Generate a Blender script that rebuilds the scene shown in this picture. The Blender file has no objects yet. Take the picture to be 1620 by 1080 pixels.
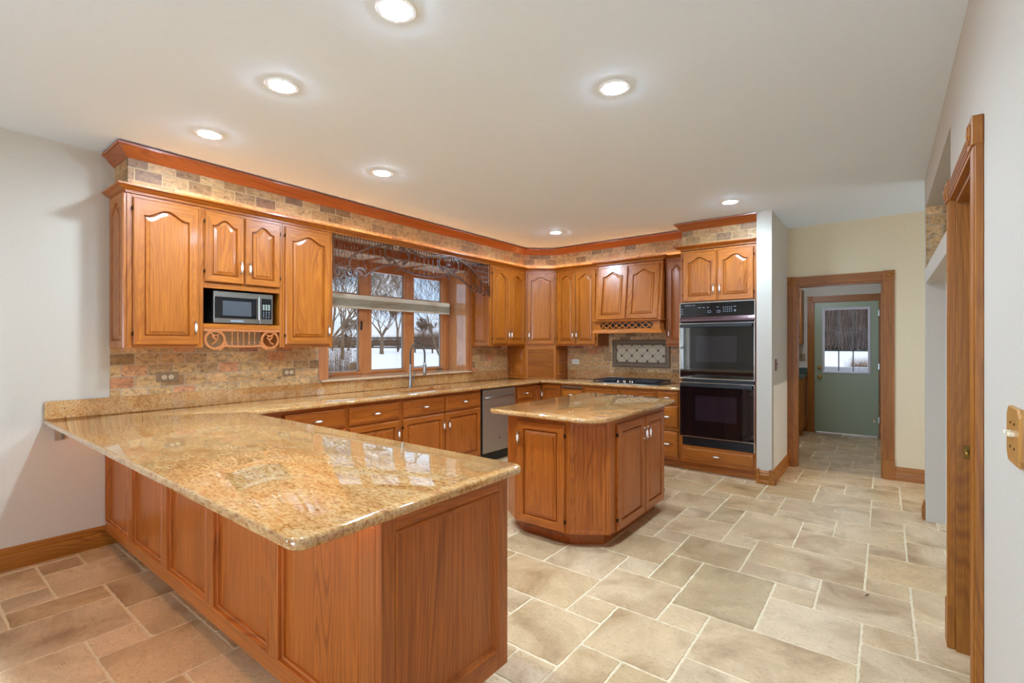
import bpy, bmesh, math, random
from math import pi, sin, cos, radians as R, sqrt, atan2, hypot
from mathutils import Vector, Matrix

scene = bpy.context.scene
COL = scene.collection
random.seed(7)

# ------------------------------------------------------------------ camera
cam_d = bpy.data.cameras.new('camera')
cam_d.sensor_width = 36.0
cam_d.lens = 762.2 * 36.0 / 1620.0
cam_d.shift_y = 3.57 / 1620.0
cam_d.clip_start = 0.02
cam_d.clip_end = 2000
cam = bpy.data.objects.new('camera', cam_d)
COL.objects.link(cam)
cam.location = (4.31, 0.0, 1.406)
cam.rotation_euler = (R(90), 0, 0.65783)
scene.camera = cam

# ------------------------------------------------------------------ look, world, sun, daylight
scene.view_settings.view_transform = 'Standard'
scene.view_settings.look = 'None'
scene.view_settings.exposure = 0.32
scene.view_settings.gamma = 1.0
scene.view_settings.use_curve_mapping = False
try:
    scene.cycles.use_denoising = True
    scene.cycles.max_bounces = 10
    scene.cycles.diffuse_bounces = 6
    scene.cycles.glossy_bounces = 5
    scene.cycles.transparent_max_bounces = 16
    scene.cycles.sample_clamp_indirect = 6.0
    scene.cycles.caustics_reflective = False
    scene.cycles.caustics_refractive = False
except Exception:
    pass

world = bpy.data.worlds.new('winter_sky')
scene.world = world
world.use_nodes = True
wn, wl = world.node_tree.nodes, world.node_tree.links
wn.clear()
w_out = wn.new('ShaderNodeOutputWorld')
w_bg = wn.new('ShaderNodeBackground')
w_tc = wn.new('ShaderNodeTexCoord')
w_sep = wn.new('ShaderNodeSeparateXYZ')
w_ramp = wn.new('ShaderNodeValToRGB')
w_noise = wn.new('ShaderNodeTexNoise')
w_map = wn.new('ShaderNodeMapping')
w_mix = wn.new('ShaderNodeMixRGB')
w_cr = wn.new('ShaderNodeValToRGB')
wl.new(w_tc.outputs['Generated'], w_sep.inputs[0])
wl.new(w_sep.outputs['Z'], w_ramp.inputs[0])
w_ramp.color_ramp.elements[0].position = 0.0
w_ramp.color_ramp.elements[0].color = (0.72, 0.9, 1.15, 1)
w_ramp.color_ramp.elements[1].position = 0.14
w_ramp.color_ramp.elements[1].color = (0.56, 0.84, 1.22, 1)
for _p, _c in ((0.32, (1.0, 1.12, 1.28, 1)), (1.0, (1.05, 1.18, 1.35, 1))):
    _e = w_ramp.color_ramp.elements.new(_p); _e.color = _c
w_map.inputs['Scale'].default_value = (3, 3, 9)
wl.new(w_tc.outputs['Generated'], w_map.inputs[0])
wl.new(w_map.outputs[0], w_noise.inputs['Vector'])
w_noise.inputs['Scale'].default_value = 2.0
w_noise.inputs['Detail'].default_value = 5
wl.new(w_noise.outputs['Fac'], w_cr.inputs[0])
w_cr.color_ramp.elements[0].position = 0.47
w_cr.color_ramp.elements[0].color = (0, 0, 0, 1)
w_cr.color_ramp.elements[1].position = 0.72
w_cr.color_ramp.elements[1].color = (1, 1, 1, 1)
wl.new(w_cr.outputs[0], w_mix.inputs[0])
wl.new(w_ramp.outputs[0], w_mix.inputs[1])
w_mix.inputs[2].default_value = (0.93, 0.95, 1.0, 1)
wl.new(w_mix.outputs[0], w_bg.inputs['Color'])
w_bg.inputs['Strength'].default_value = 0.85
wl.new(w_bg.outputs[0], w_out.inputs[0])


def lamp(kind, name, loc, energy, color=(1, 1, 1), rot=(0, 0, 0), **kw):
    d = bpy.data.lights.new(name, kind)
    d.energy = energy
    d.color = color
    for k, v in kw.items():
        setattr(d, k, v)
    o = bpy.data.objects.new(name, d)
    COL.objects.link(o)
    o.location = loc
    o.rotation_euler = rot
    return o


sun = lamp('SUN', 'sun', (20, 5, 20), 0.9, (1.0, 0.94, 0.85), angle=R(0.6))
sun.rotation_euler = Vector((-0.85, 0.06, -0.42)).to_track_quat('-Z', 'Y').to_euler()

# daylight entering by the patio doors behind the camera and by the windows of the dining side
lamp('AREA', 'daylight_patio_doors', (3.1, -5.00, 1.12), 152, (0.51, 0.72, 1.0), (R(90), 0, 0),
     shape='RECTANGLE', size=2.4, size_y=2.0)
lamp('AREA', 'daylight_dining_window', (-0.40, -2.5, 1.30), 80, (0.70, 0.84, 1.0), (R(90), 0, R(-90)),
     shape='RECTANGLE', size=0.8, size_y=1.25)
lamp('AREA', 'hall_fill', (6.05, 5.75, 1.5), 6, (0.70, 0.84, 1.0), (R(90), 0, R(90)),
     shape='RECTANGLE', size=0.9, size_y=1.8)  # added lamp brightening the hall from its unseen end


# ------------------------------------------------------------------ naming helpers
def tag(o, label=None, cat=None, group=None, kind=None):
    if label: o['label'] = label
    if cat: o['category'] = cat
    if group: o['group'] = group
    if kind: o['kind'] = kind
    return o


def empty(name, loc=(0, 0, 0), rz=0.0, label=None, cat=None, group=None):
    o = bpy.data.objects.new(name, None)
    COL.objects.link(o)
    o.empty_display_size = 0.1
    o.location = loc
    o.rotation_euler = (0, 0, rz)
    return tag(o, label, cat, group)


def kids(o):
    return [c for c in COL.objects if c.parent == o]


def copy_tree(o, parent=None, label=None, group=None):
    c = o.copy()
    COL.objects.link(c)
    if parent: c.parent = parent
    if label: c['label'] = label
    if group: c['group'] = group
    for ch in kids(o):
        copy_tree(ch, c)
    return c


# ------------------------------------------------------------------ materials
def newmat(name):
    m = bpy.data.materials.new(name)
    m.use_nodes = True
    nt = m.node_tree
    nt.nodes.clear()
    out = nt.nodes.new('ShaderNodeOutputMaterial')
    b = nt.nodes.new('ShaderNodeBsdfPrincipled')
    nt.links.new(b.outputs[0], out.inputs[0])
    return m, nt, b


def node(nt, t, **kw):
    n = nt.nodes.new(t)
    for k, v in kw.items():
        if k.startswith('i_'):
            n.inputs[k[2:].replace('_', ' ')].default_value = v
        else:
            setattr(n, k, v)
    return n


def srgb(r, g, b):
    f = lambda c: (c / 255 / 12.92) if c / 255 <= 0.04045 else ((c / 255 + 0.055) / 1.055) ** 2.4
    return (f(r), f(g), f(b), 1)


def ramp(nt, stops, interp='LINEAR'):
    n = nt.nodes.new('ShaderNodeValToRGB')
    e = n.color_ramp.elements
    n.color_ramp.interpolation = interp
    while len(e) > 1: e.remove(e[-1])
    e[0].position, e[0].color = stops[0]
    for p, c in stops[1:]:
        x = e.new(p); x.color = c
    return n


def coords(nt, scale=(1, 1, 1), rand=True, rot=(0, 0, 0), kind='Object'):
    tc = node(nt, 'ShaderNodeTexCoord')
    mp = node(nt, 'ShaderNodeMapping')
    mp.inputs['Scale'].default_value = scale
    mp.inputs['Rotation'].default_value = rot
    src = tc.outputs[kind]
    if rand:
        oi = node(nt, 'ShaderNodeObjectInfo')
        mul = node(nt, 'ShaderNodeVectorMath', operation='SCALE')
        comb = node(nt, 'ShaderNodeCombineXYZ')
        m2 = node(nt, 'ShaderNodeMath', operation='MULTIPLY'); m2.inputs[1].default_value = 7.31
        m3 = node(nt, 'ShaderNodeMath', operation='MULTIPLY'); m3.inputs[1].default_value = 3.17
        nt.links.new(oi.outputs['Random'], comb.inputs[0])
        nt.links.new(oi.outputs['Random'], m2.inputs[0]); nt.links.new(m2.outputs[0], comb.inputs[1])
        nt.links.new(oi.outputs['Random'], m3.inputs[0]); nt.links.new(m3.outputs[0], comb.inputs[2])
        nt.links.new(comb.outputs[0], mul.inputs[0]); mul.inputs['Scale'].default_value = 5.0
        add = node(nt, 'ShaderNodeVectorMath', operation='ADD')
        nt.links.new(src, add.inputs[0]); nt.links.new(mul.outputs[0], add.inputs[1])
        src = add.outputs[0]
    nt.links.new(src, mp.inputs[0])
    return mp.outputs[0]


def oak(name, axis, light, mid, dark, rough=0.33, coat=0.25, contrast=1.0):
    """stained oak: contour-like cathedral figure, streaks and open pores running along one axis"""
    m, nt, b = newmat(name)
    L = nt.links.new
    long_ = {'x': 0, 'y': 1, 'z': 2}[axis]
    def sc(a, l):
        s = [a, a, a]; s[long_] = l
        return tuple(s)
    v1 = coords(nt, sc(1.0, 0.10))
    n1 = node(nt, 'ShaderNodeTexNoise', i_Scale=4.6, i_Detail=1.0, i_Roughness=0.4, i_Distortion=0.15)
    L(v1, n1.inputs['Vector'])
    mul = node(nt, 'ShaderNodeMath', operation='MULTIPLY'); mul.inputs[1].default_value = 190.0
    L(n1.outputs['Fac'], mul.inputs[0])
    sn = node(nt, 'ShaderNodeMath', operation='SINE'); L(mul.outputs[0], sn.inputs[0])
    mr = node(nt, 'ShaderNodeMapRange'); mr.inputs['From Min'].default_value = -1; L(sn.outputs[0], mr.inputs['Value'])
    mxd = tuple(mid[i] * (1 - 0.55 * contrast) + dark[i] * 0.55 * contrast for i in range(3)) + (1,)
    lm = tuple((light[i] + mid[i]) / 2 for i in range(3)) + (1,)
    rp = ramp(nt, [(0.0, lm), (0.35, light), (0.62, lm), (0.88, mid), (1.0, mxd)])
    # the figure comes and goes across the board
    vm = coords(nt, sc(2.6, 0.5))
    nm = node(nt, 'ShaderNodeTexNoise', i_Scale=1.7, i_Detail=1.0); L(vm, nm.inputs['Vector'])
    mk = node(nt, 'ShaderNodeMapRange'); mk.inputs['From Min'].default_value = 0.40; mk.inputs['From Max'].default_value = 0.68
    mk.inputs['To Min'].default_value = 0.52; mk.inputs['To Max'].default_value = 1.0; L(nm.outputs['Fac'], mk.inputs['Value'])
    fm = node(nt, 'ShaderNodeMath', operation='MULTIPLY_ADD'); fm.inputs[2].default_value = 0.30
    sb = node(nt, 'ShaderNodeMath', operation='SUBTRACT'); sb.inputs[1].default_value = 0.30; L(mr.outputs[0], sb.inputs[0])
    L(sb.outputs[0], fm.inputs[0]); L(mk.outputs[0], fm.inputs[1])
    L(fm.outputs[0], rp.inputs[0])
    v2 = coords(nt, sc(210, 3.0))
    n2 = node(nt, 'ShaderNodeTexNoise', i_Scale=1.0, i_Detail=2.0)
    L(v2, n2.inputs['Vector'])
    pr = ramp(nt, [(0.40, (0.55, 0.48, 0.42, 1)), (0.56, (1, 1, 1, 1))])
    L(n2.outputs['Fac'], pr.inputs[0])
    mx = node(nt, 'ShaderNodeMixRGB', blend_type='MULTIPLY'); mx.inputs[0].default_value = 0.62 * contrast
    L(rp.outputs[0], mx.inputs[1]); L(pr.outputs[0], mx.inputs[2])
    v3 = coords(nt, sc(3.0, 0.35))
    n3 = node(nt, 'ShaderNodeTexNoise', i_Scale=2.2, i_Detail=2.0)
    L(v3, n3.inputs['Vector'])
    br = ramp(nt, [(0.3, (0.86, 0.83, 0.80, 1)), (0.7, (1.08, 1.07, 1.06, 1))])
    L(n3.outputs['Fac'], br.inputs[0])
    mx2 = node(nt, 'ShaderNodeMixRGB', blend_type='MULTIPLY'); mx2.inputs[0].default_value = 0.8
    L(mx.outputs[0], mx2.inputs[1]); L(br.outputs[0], mx2.inputs[2])
    L(mx2.outputs[0], b.inputs['Base Color'])
    b.inputs['Roughness'].default_value = rough
    b.inputs['Coat Weight'].default_value = coat
    b.inputs['Coat Roughness'].default_value = 0.12
    bp = node(nt, 'ShaderNodeBump'); bp.inputs['Strength'].default_value = 0.06; bp.inputs['Distance'].default_value = 0.002
    L(n2.outputs['Fac'], bp.inputs['Height']); L(bp.outputs[0], b.inputs['Normal'])
    return m


def plain(name, col, rough=0.5, metal=0.0, coat=0.0, noise=0.0, nscale=30.0, bump=0.0, spec=0.5):
    m, nt, b = newmat(name)
    b.inputs['Roughness'].default_value = rough
    b.inputs['Metallic'].default_value = metal
    b.inputs['Coat Weight'].default_value = coat
    b.inputs['Specular IOR Level'].default_value = spec
    n = node(nt, 'ShaderNodeTexNoise', i_Scale=nscale, i_Detail=4.0)
    nt.links.new(coords(nt, rand=False), n.inputs['Vector'])
    c0 = tuple(c * (1 - noise) for c in col[:3]) + (1,)
    c1 = tuple(min(1, c * (1 + noise)) for c in col[:3]) + (1,)
    rp = ramp(nt, [(0.3, c0), (0.7, c1)])
    nt.links.new(n.outputs['Fac'], rp.inputs[0])
    nt.links.new(rp.outputs[0], b.inputs['Base Color'])
    if bump:
        bp = node(nt, 'ShaderNodeBump'); bp.inputs['Strength'].default_value = bump
        bp.inputs['Distance'].default_value = 0.003
        nt.links.new(n.outputs['Fac'], bp.inputs['Height']); nt.links.new(bp.outputs[0], b.inputs['Normal'])
    return m


def emit(name, col, s):
    m = bpy.data.materials.new(name); m.use_nodes = True
    nt = m.node_tree; nt.nodes.clear()
    o = nt.nodes.new('ShaderNodeOutputMaterial'); e = nt.nodes.new('ShaderNodeEmission')
    e.inputs[0].default_value = col; e.inputs[1].default_value = s
    nt.links.new(e.outputs[0], o.inputs[0])
    return m


def glass(name, tint=(1, 1, 1, 1), refl=1.0):
    m = bpy.data.materials.new(name); m.use_nodes = True
    nt = m.node_tree; nt.nodes.clear()
    o = nt.nodes.new('ShaderNodeOutputMaterial')
    t = nt.nodes.new('ShaderNodeBsdfTransparent'); t.inputs[0].default_value = tint
    g = nt.nodes.new('ShaderNodeBsdfGlossy'); g.inputs['Roughness'].default_value = 0.0
    f = nt.nodes.new('ShaderNodeFresnel'); f.inputs[0].default_value = 1.6
    mu = nt.nodes.new('ShaderNodeMath'); mu.operation = 'MULTIPLY'; mu.inputs[1].default_value = refl
    x = nt.nodes.new('ShaderNodeMixShader')
    nt.links.new(f.outputs[0], mu.inputs[0]); nt.links.new(mu.outputs[0], x.inputs[0])
    nt.links.new(t.outputs[0], x.inputs[1]); nt.links.new(g.outputs[0], x.inputs[2])
    nt.links.new(x.outputs[0], o.inputs[0])
    return m


def granite(name):
    m, nt, b = newmat(name)
    L = nt.links.new
    v = coords(nt, (1, 1, 1), rand=False)
    vs = coords(nt, (1.0, 2.3, 2.0), rand=False, rot=(0, 0, R(28)))
    a = node(nt, 'ShaderNodeTexNoise', i_Scale=5.0, i_Detail=5.0, i_Roughness=0.6, i_Distortion=0.6); L(vs, a.inputs['Vector'])
    ra = ramp(nt, [(0.28, srgb(172, 124, 72)), (0.42, srgb(197, 148, 91)), (0.55, srgb(208, 166, 110)), (0.72, srgb(191, 157, 118))])
    L(a.outputs['Fac'], ra.inputs[0])
    c = node(nt, 'ShaderNodeTexNoise', i_Scale=42.0, i_Detail=4.0, i_Roughness=0.7, i_Distortion=0.4); L(vs, c.inputs['Vector'])
    rc = ramp(nt, [(0.34, (0.42, 0.24, 0.13, 1)), (0.44, (0.80, 0.62, 0.45, 1)), (0.55, (1, 1, 1, 1)), (0.72, (1.12, 1.10, 1.05, 1))])
    L(c.outputs['Fac'], rc.inputs[0])
    m1 = node(nt, 'ShaderNodeMixRGB', blend_type='MULTIPLY'); m1.inputs[0].default_value = 0.85
    L(ra.outputs[0], m1.inputs[1]); L(rc.outputs[0], m1.inputs[2])
    d = node(nt, 'ShaderNodeTexNoise', i_Scale=95.0, i_Detail=3.0, i_Roughness=0.6); L(v, d.inputs['Vector'])
    rd = ramp(nt, [(0.29, (0.16, 0.12, 0.10, 1)), (0.38, (1, 1, 1, 1)), (0.64, (1, 1, 1, 1)), (0.74, (1.2, 1.18, 1.12, 1))])
    L(d.outputs['Fac'], rd.inputs[0])
    m2 = node(nt, 'ShaderNodeMixRGB', blend_type='MULTIPLY'); m2.inputs[0].default_value = 0.9
    L(m1.outputs[0], m2.inputs[1]); L(rd.outputs[0], m2.inputs[2])
    e = node(nt, 'ShaderNodeTexNoise', i_Scale=14.0, i_Detail=3.0, i_Roughness=0.6, i_Distortion=1.0); L(vs, e.inputs['Vector'])
    re = ramp(nt, [(0.55, (0, 0, 0, 1)), (0.68, (1, 1, 1, 1))]); L(e.outputs['Fac'], re.inputs[0])
    sc_ = node(nt, 'ShaderNodeMath', operation='MULTIPLY'); sc_.inputs[1].default_value = 0.45; L(re.outputs[0], sc_.inputs[0])
    m3 = node(nt, 'ShaderNodeMixRGB'); L(sc_.outputs[0], m3.inputs[0]); L(m2.outputs[0], m3.inputs[1])
    m3.inputs[2].default_value = srgb(182, 112, 62)
    L(m3.outputs[0], b.inputs['Base Color'])
    b.inputs['Roughness'].default_value = 0.05
    b.inputs['IOR'].default_value = 1.5
    b.inputs['Coat Weight'].default_value = 0.7
    b.inputs['Coat IOR'].default_value = 1.75
    b.inputs['Coat Roughness'].default_value = 0.015
    return m


def brick_stone(name, stops, w=0.158, h=0.0835, mortar=srgb(190, 168, 140), ms=0.004):
    """tumbled travertine bricks laid in running bond; UV is in metres along the wall"""
    m, nt, b = newmat(name)
    L = nt.links.new
    tc = node(nt, 'ShaderNodeTexCoord')
    br = node(nt, 'ShaderNodeTexBrick')
    br.offset = 0.5
    br.inputs['Scale'].default_value = 1.0
    br.inputs['Brick Width'].default_value = w
    br.inputs['Row Height'].default_value = h
    br.inputs['Mortar Size'].default_value = ms
    br.inputs['Mortar Smooth'].default_value = 0.3
    br.inputs['Color1'].default_value = (0, 0, 0, 1); br.inputs['Color2'].default_value = (1, 1, 1, 1)
    nz = node(nt, 'ShaderNodeTexNoise', i_Scale=22.0, i_Detail=2.0)
    L(tc.outputs['UV'], nz.inputs['Vector'])
    sub = node(nt, 'ShaderNodeVectorMath', operation='SUBTRACT'); sub.inputs[1].default_value = (0.5, 0.5, 0.5)
    L(nz.outputs['Color'], sub.inputs[0])
    scl = node(nt, 'ShaderNodeVectorMath', operation='SCALE'); scl.inputs['Scale'].default_value = 0.008
    L(sub.outputs[0], scl.inputs[0])
    add = node(nt, 'ShaderNodeVectorMath', operation='ADD'); L(tc.outputs['UV'], add.inputs[0]); L(scl.outputs[0], add.inputs[1])
    L(add.outputs[0], br.inputs['Vector'])
    rp = ramp(nt, stops); L(br.outputs['Color'], rp.inputs[0])
    n1 = node(nt, 'ShaderNodeTexNoise', i_Scale=24.0, i_Detail=6.0, i_Roughness=0.7, i_Distortion=0.8); L(coords(nt, (1, 1, 1.6), rand=False), n1.inputs['Vector'])
    r1 = ramp(nt, [(0.34, (0.30, 0.23, 0.18, 1)), (0.47, (0.86, 0.81, 0.76, 1)), (0.64, (1.28, 1.24, 1.18, 1))]); L(n1.outputs['Fac'], r1.inputs[0])
    mx = node(nt, 'ShaderNodeMixRGB', blend_type='MULTIPLY'); mx.inputs[0].default_value = 0.8
    L(rp.outputs[0], mx.inputs[1]); L(r1.outputs[0], mx.inputs[2])
    m2 = node(nt, 'ShaderNodeMixRGB'); L(br.outputs['Fac'], m2.inputs[0]); L(mx.outputs[0], m2.inputs[1]); m2.inputs[2].default_value = mortar
    L(m2.outputs[0], b.inputs['Base Color'])
    b.inputs['Roughness'].default_value = 0.55
    inv = node(nt, 'ShaderNodeMath', operation='SUBTRACT'); inv.inputs[0].default_value = 1.0; L(br.outputs['Fac'], inv.inputs[1])
    hm = node(nt, 'ShaderNodeMath', operation='MULTIPLY_ADD'); L(n1.outputs['Fac'], hm.inputs[0]); hm.inputs[1].default_value = 0.5
    L(inv.outputs[0], hm.inputs[2])
    bp = node(nt, 'ShaderNodeBump'); bp.inputs['Strength'].default_value = 0.5; bp.inputs['Distance'].default_value = 0.004
    L(hm.outputs[0], bp.inputs['Height']); L(bp.outputs[0], b.inputs['Normal'])
    return m


def travertine(name):
    """floor stone: tone per tile comes from the tile's own random value stored on the mesh"""
    m, nt, b = newmat(name)
    L = nt.links.new
    at = node(nt, 'ShaderNodeAttribute'); at.attribute_name = 'tile_tone'
    sp = node(nt, 'ShaderNodeSeparateXYZ'); L(at.outputs['Vector'], sp.inputs[0])
    rp = ramp(nt, [(0.0, srgb(190, 161, 122)), (0.2, srgb(209, 177, 137)), (0.45, srgb(221, 189, 148)), (0.7, srgb(215, 186, 150)), (0.9, srgb(209, 173, 126)), (1.0, srgb(197, 169, 130))])
    L(sp.outputs[0], rp.inputs[0])
    off = node(nt, 'ShaderNodeVectorMath', operation='SCALE'); off.inputs['Scale'].default_value = 13.0; L(at.outputs['Vector'], off.inputs[0])
    tc = node(nt, 'ShaderNodeTexCoord')
    add = node(nt, 'ShaderNodeVectorMath', operation='ADD'); L(tc.outputs['Object'], add.inputs[0]); L(off.outputs[0], add.inputs[1])
    n1 = node(nt, 'ShaderNodeTexNoise', i_Scale=2.4, i_Detail=6.0, i_Roughness=0.62, i_Distortion=0.7); L(add.outputs[0], n1.inputs['Vector'])
    r1 = ramp(nt, [(0.28, (0.42, 0.31, 0.22, 1)), (0.41, (0.74, 0.67, 0.58, 1)), (0.54, (1.0, 0.99, 0.97, 1)), (0.68, (1.14, 1.14, 1.13, 1))]); L(n1.outputs['Fac'], r1.inputs[0])
    mx = node(nt, 'ShaderNodeMixRGB', blend_type='MULTIPLY'); mx.inputs[0].default_value = 0.85
    L(rp.outputs[0], mx.inputs[1]); L(r1.outputs[0], mx.inputs[2])
    mp = node(nt, 'ShaderNodeMapping'); mp.inputs['Scale'].default_value = (1.0, 2.0, 1); L(add.outputs[0], mp.inputs[0])
    n2 = node(nt, 'ShaderNodeTexNoise', i_Scale=42.0, i_Detail=5.0, i_Roughness=0.7, i_Distortion=1.2); L(mp.outputs[0], n2.inputs['Vector'])
    r2 = ramp(nt, [(0.32, (0.50, 0.42, 0.34, 1)), (0.44, (0.96, 0.95, 0.93, 1)), (0.60, (1, 1, 1, 1)), (0.70, (1.5, 1.5, 1.45, 1))]); L(n2.outputs['Fac'], r2.inputs[0])
    m2 = node(nt, 'ShaderNodeMixRGB', blend_type='MULTIPLY'); m2.inputs[0].default_value = 0.7
    L(mx.outputs[0], m2.inputs[1]); L(r2.outputs[0], m2.inputs[2])
    L(m2.outputs[0], b.inputs['Base Color'])
    rr = node(nt, 'ShaderNodeMapRange'); rr.inputs['From Min'].default_value = 0.3; rr.inputs['From Max'].default_value = 0.7
    rr.inputs['To Min'].default_value = 0.42; rr.inputs['To Max'].default_value = 0.20
    L(n1.outputs['Fac'], rr.inputs['Value']); L(rr.outputs[0], b.inputs['Roughness'])
    bp = node(nt, 'ShaderNodeBump'); bp.inputs['Strength'].default_value = 0.25; bp.inputs['Distance'].default_value = 0.004
    L(n2.outputs['Fac'], bp.inputs['Height']); L(bp.outputs[0], b.inputs['Normal'])
    return m


M = {}
UL, UM, UD = srgb(185, 108, 30), srgb(167, 90, 21), srgb(132, 65, 11)      # honey oak of the cabinets
M['oak_v'] = oak('honey_oak_upright_grain', 'z', UL, UM, UD)
M['oak_h'] = oak('honey_oak_level_grain', 'x', UL, UM, UD)
BL, BM, BD = srgb(187, 104, 35), srgb(168, 88, 25), srgb(126, 59, 13)       # redder oak of the base units
M['base_v'] = oak('red_oak_upright_grain', 'z', BL, BM, BD, coat=0.2)
M['base_h'] = oak('red_oak_level_grain', 'x', BL, BM, BD, coat=0.2)
M['base_y'] = oak('red_oak_level_grain_aisle', 'y', BL, BM, BD, coat=0.2)
CL, CM, CD = srgb(172, 89, 30), srgb(156, 76, 22), srgb(117, 51, 12)        # crown and casings
M['crown'] = oak('crown_oak_level_grain', 'x', CL, CM, CD, contrast=0.6)
M['crown_y'] = oak('crown_oak_along_wall', 'y', CL, CM, CD, contrast=0.6)
TL, TM, TD = srgb(172, 106, 26), srgb(152, 88, 18), srgb(104, 56, 9)
M['trim_v'] = oak('casing_oak_upright_grain', 'z', TL, TM, TD, contrast=0.8, coat=0.0, rough=0.42)
M['trim_x'] = oak('casing_oak_level_grain', 'x', TL, TM, TD, contrast=0.8, coat=0.0, rough=0.42)
M['trim_y'] = oak('casing_oak_along_wall', 'y', TL, TM, TD, contrast=0.8, coat=0.0, rough=0.42)
M['win_v'] = oak('window_pine_upright_grain', 'z', srgb(200, 132, 78), srgb(186, 114, 62), srgb(150, 84, 40), contrast=0.5)
M['win_y'] = oak('window_pine_level_grain', 'y', srgb(190, 120, 68), srgb(172, 100, 52), srgb(138, 74, 34), contrast=0.5)
M['reveal'] = oak('window_reveal_varnished', 'z', srgb(206, 150, 100), srgb(192, 130, 80), srgb(160, 100, 56), rough=0.16, coat=1.0, contrast=0.4)
for _n in M['reveal'].node_tree.nodes:
    if _n.type == 'BSDF_PRINCIPLED': _n.inputs['Coat IOR'].default_value = 2.1; _n.inputs['Coat Roughness'].default_value = 0.06
M['fret'] = oak('fretwork_dark_stain', 'x', srgb(85, 44, 21), srgb(71, 34, 14), srgb(52, 22, 7), coat=1.0, contrast=0.4)
M['fret_light'] = oak('fretwork_honey', 'x', srgb(190, 118, 66), srgb(174, 102, 52), srgb(140, 78, 36), coat=0.3, contrast=0.4)
M['granite'] = granite('golden_speckled_granite')
M['tile_back'] = brick_stone('tumbled_stone_bricks', [(0.0, srgb(145, 113, 77)), (0.18, srgb(198, 157, 105)), (0.38, srgb(221, 185, 130)), (0.55, srgb(181, 148, 105)), (0.72, srgb(229, 191, 138)), (0.88, srgb(212, 157, 111)), (0.96, srgb(193, 126, 91)), (1.0, srgb(143, 119, 97))])
M['tile_soffit'] = brick_stone('pinkish_stone_bricks', [(0.0, srgb(137, 101, 65)), (0.2, srgb(179, 140, 90)), (0.45, srgb(190, 154, 107)), (0.65, srgb(179, 129, 84)), (0.82, srgb(196, 162, 114)), (1.0, srgb(128, 93, 65))], mortar=srgb(189, 158, 114))
M['floor'] = travertine('travertine_floor_tiles')
M['grout'] = plain('cream_grout', srgb(228, 206, 169), 0.8, noise=0.10, nscale=40, bump=0.3)
M['paint'] = plain('warm_white_wall_paint', srgb(203, 192, 176), 0.7, noise=0.015, nscale=60)
M['paint_cool'] = plain('cool_white_wall_paint', srgb(197, 188, 174), 0.7, noise=0.015, nscale=60)
M['paint_cream'] = plain('cream_hall_paint', srgb(224, 206, 172), 0.7, noise=0.02, nscale=60)
M['ceil'] = plain('ceiling_paint', srgb(233, 244, 254), 0.8, noise=0.01, nscale=40)
M['white'] = plain('white_enamel', srgb(238, 238, 234), 0.35, noise=0.01)
M['chrome'] = plain('polished_chrome', srgb(205, 200, 190), 0.18, 1.0)
M['nickel'] = plain('brushed_nickel', srgb(176, 174, 168), 0.28, 1.0, noise=0.03, nscale=90)
M['steel'] = plain('brushed_steel', srgb(150, 144, 134), 0.34, 1.0, noise=0.05, nscale=120)
M['porcelain'] = plain('white_porcelain', srgb(245, 240, 230), 0.15, coat=0.6)
M['brass'] = plain('aged_brass', srgb(176, 140, 72), 0.25, 1.0, noise=0.05)
M['black_glass'] = plain('black_oven_glass', srgb(9, 11, 15), 0.03, coat=0.6)
M['black'] = plain('black_enamel', srgb(18, 18, 20), 0.35, noise=0.05)
M['iron'] = plain('cast_iron', srgb(24, 26, 30), 0.45, noise=0.1, bump=0.2)
M['dark_hinge'] = plain('dark_bronze', srgb(46, 32, 20), 0.4, 0.7)
M['stone_plate'] = plain('stone_colored_plate', srgb(150, 124, 94), 0.5, noise=0.12, nscale=40)
M['cream_tile'] = plain('cream_stone', srgb(206, 192, 164), 0.45, noise=0.08, nscale=25)
M['grey_stone'] = plain('grey_brown_stone', srgb(134, 114, 92), 0.45, noise=0.14, nscale=30, bump=0.2)
M['dark_dot'] = plain('dark_stone_inset', srgb(84, 74, 66), 0.4, noise=0.15, nscale=50)
M['shade'] = plain('beige_cellular_shade', srgb(178, 168, 148), 0.8, noise=0.03)
M['shade_rail'] = plain('cream_shade_rail', srgb(214, 202, 180), 0.5)
M['green'] = plain('sage_green_door_paint', srgb(145, 151, 121), 0.4, noise=0.02, nscale=60)
M['switch_wood'] = oak('knotty_pine_plate', 'z', srgb(206, 150, 76), srgb(186, 128, 58), srgb(140, 88, 34), contrast=0.5)
M['glass'] = glass('window_glass', refl=0.12)
M['door_glass'] = glass('door_glass', refl=0.02)
M['snow'] = plain('snow', srgb(236, 240, 248), 0.75, noise=0.03, nscale=0.6, bump=0.0)
M['bark'] = plain('grey_bark', srgb(112, 94, 76), 0.9, noise=0.3, nscale=8)
M['twig'] = plain('dry_twigs', srgb(132, 112, 92), 0.9, noise=0.3, nscale=5)
M['mauve_twig'] = plain('mauve_brown_twigs', srgb(160, 140, 128), 0.9, noise=0.3, nscale=2)
M['fence'] = plain('weathered_fence_board', srgb(84, 66, 54), 0.9, noise=0.2, nscale=5)
M['fir'] = plain('dark_evergreen', srgb(38, 48, 36), 0.9, noise=0.3, nscale=5)
M['dry_leaf'] = plain('dry_brown_leaves', srgb(146, 112, 78), 0.9, noise=0.35, nscale=9)
M['lens'] = emit('lit_lamp_lens', (0.585, 0.785, 1.0, 1), 440.0)
M['rope'] = emit('warm_rope_light_glow', (1.0, 0.55, 0.24, 1), 19.0)
M['rope_low'] = emit('warm_rope_light_dim', (1.0, 0.64, 0.34, 1), 24.0)
M['digit'] = emit('pale_display_digits', (0.75, 0.95, 0.9, 1), 0.9)
M['grey_mark'] = plain('grey_print', srgb(150, 160, 172), 0.4)


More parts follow.
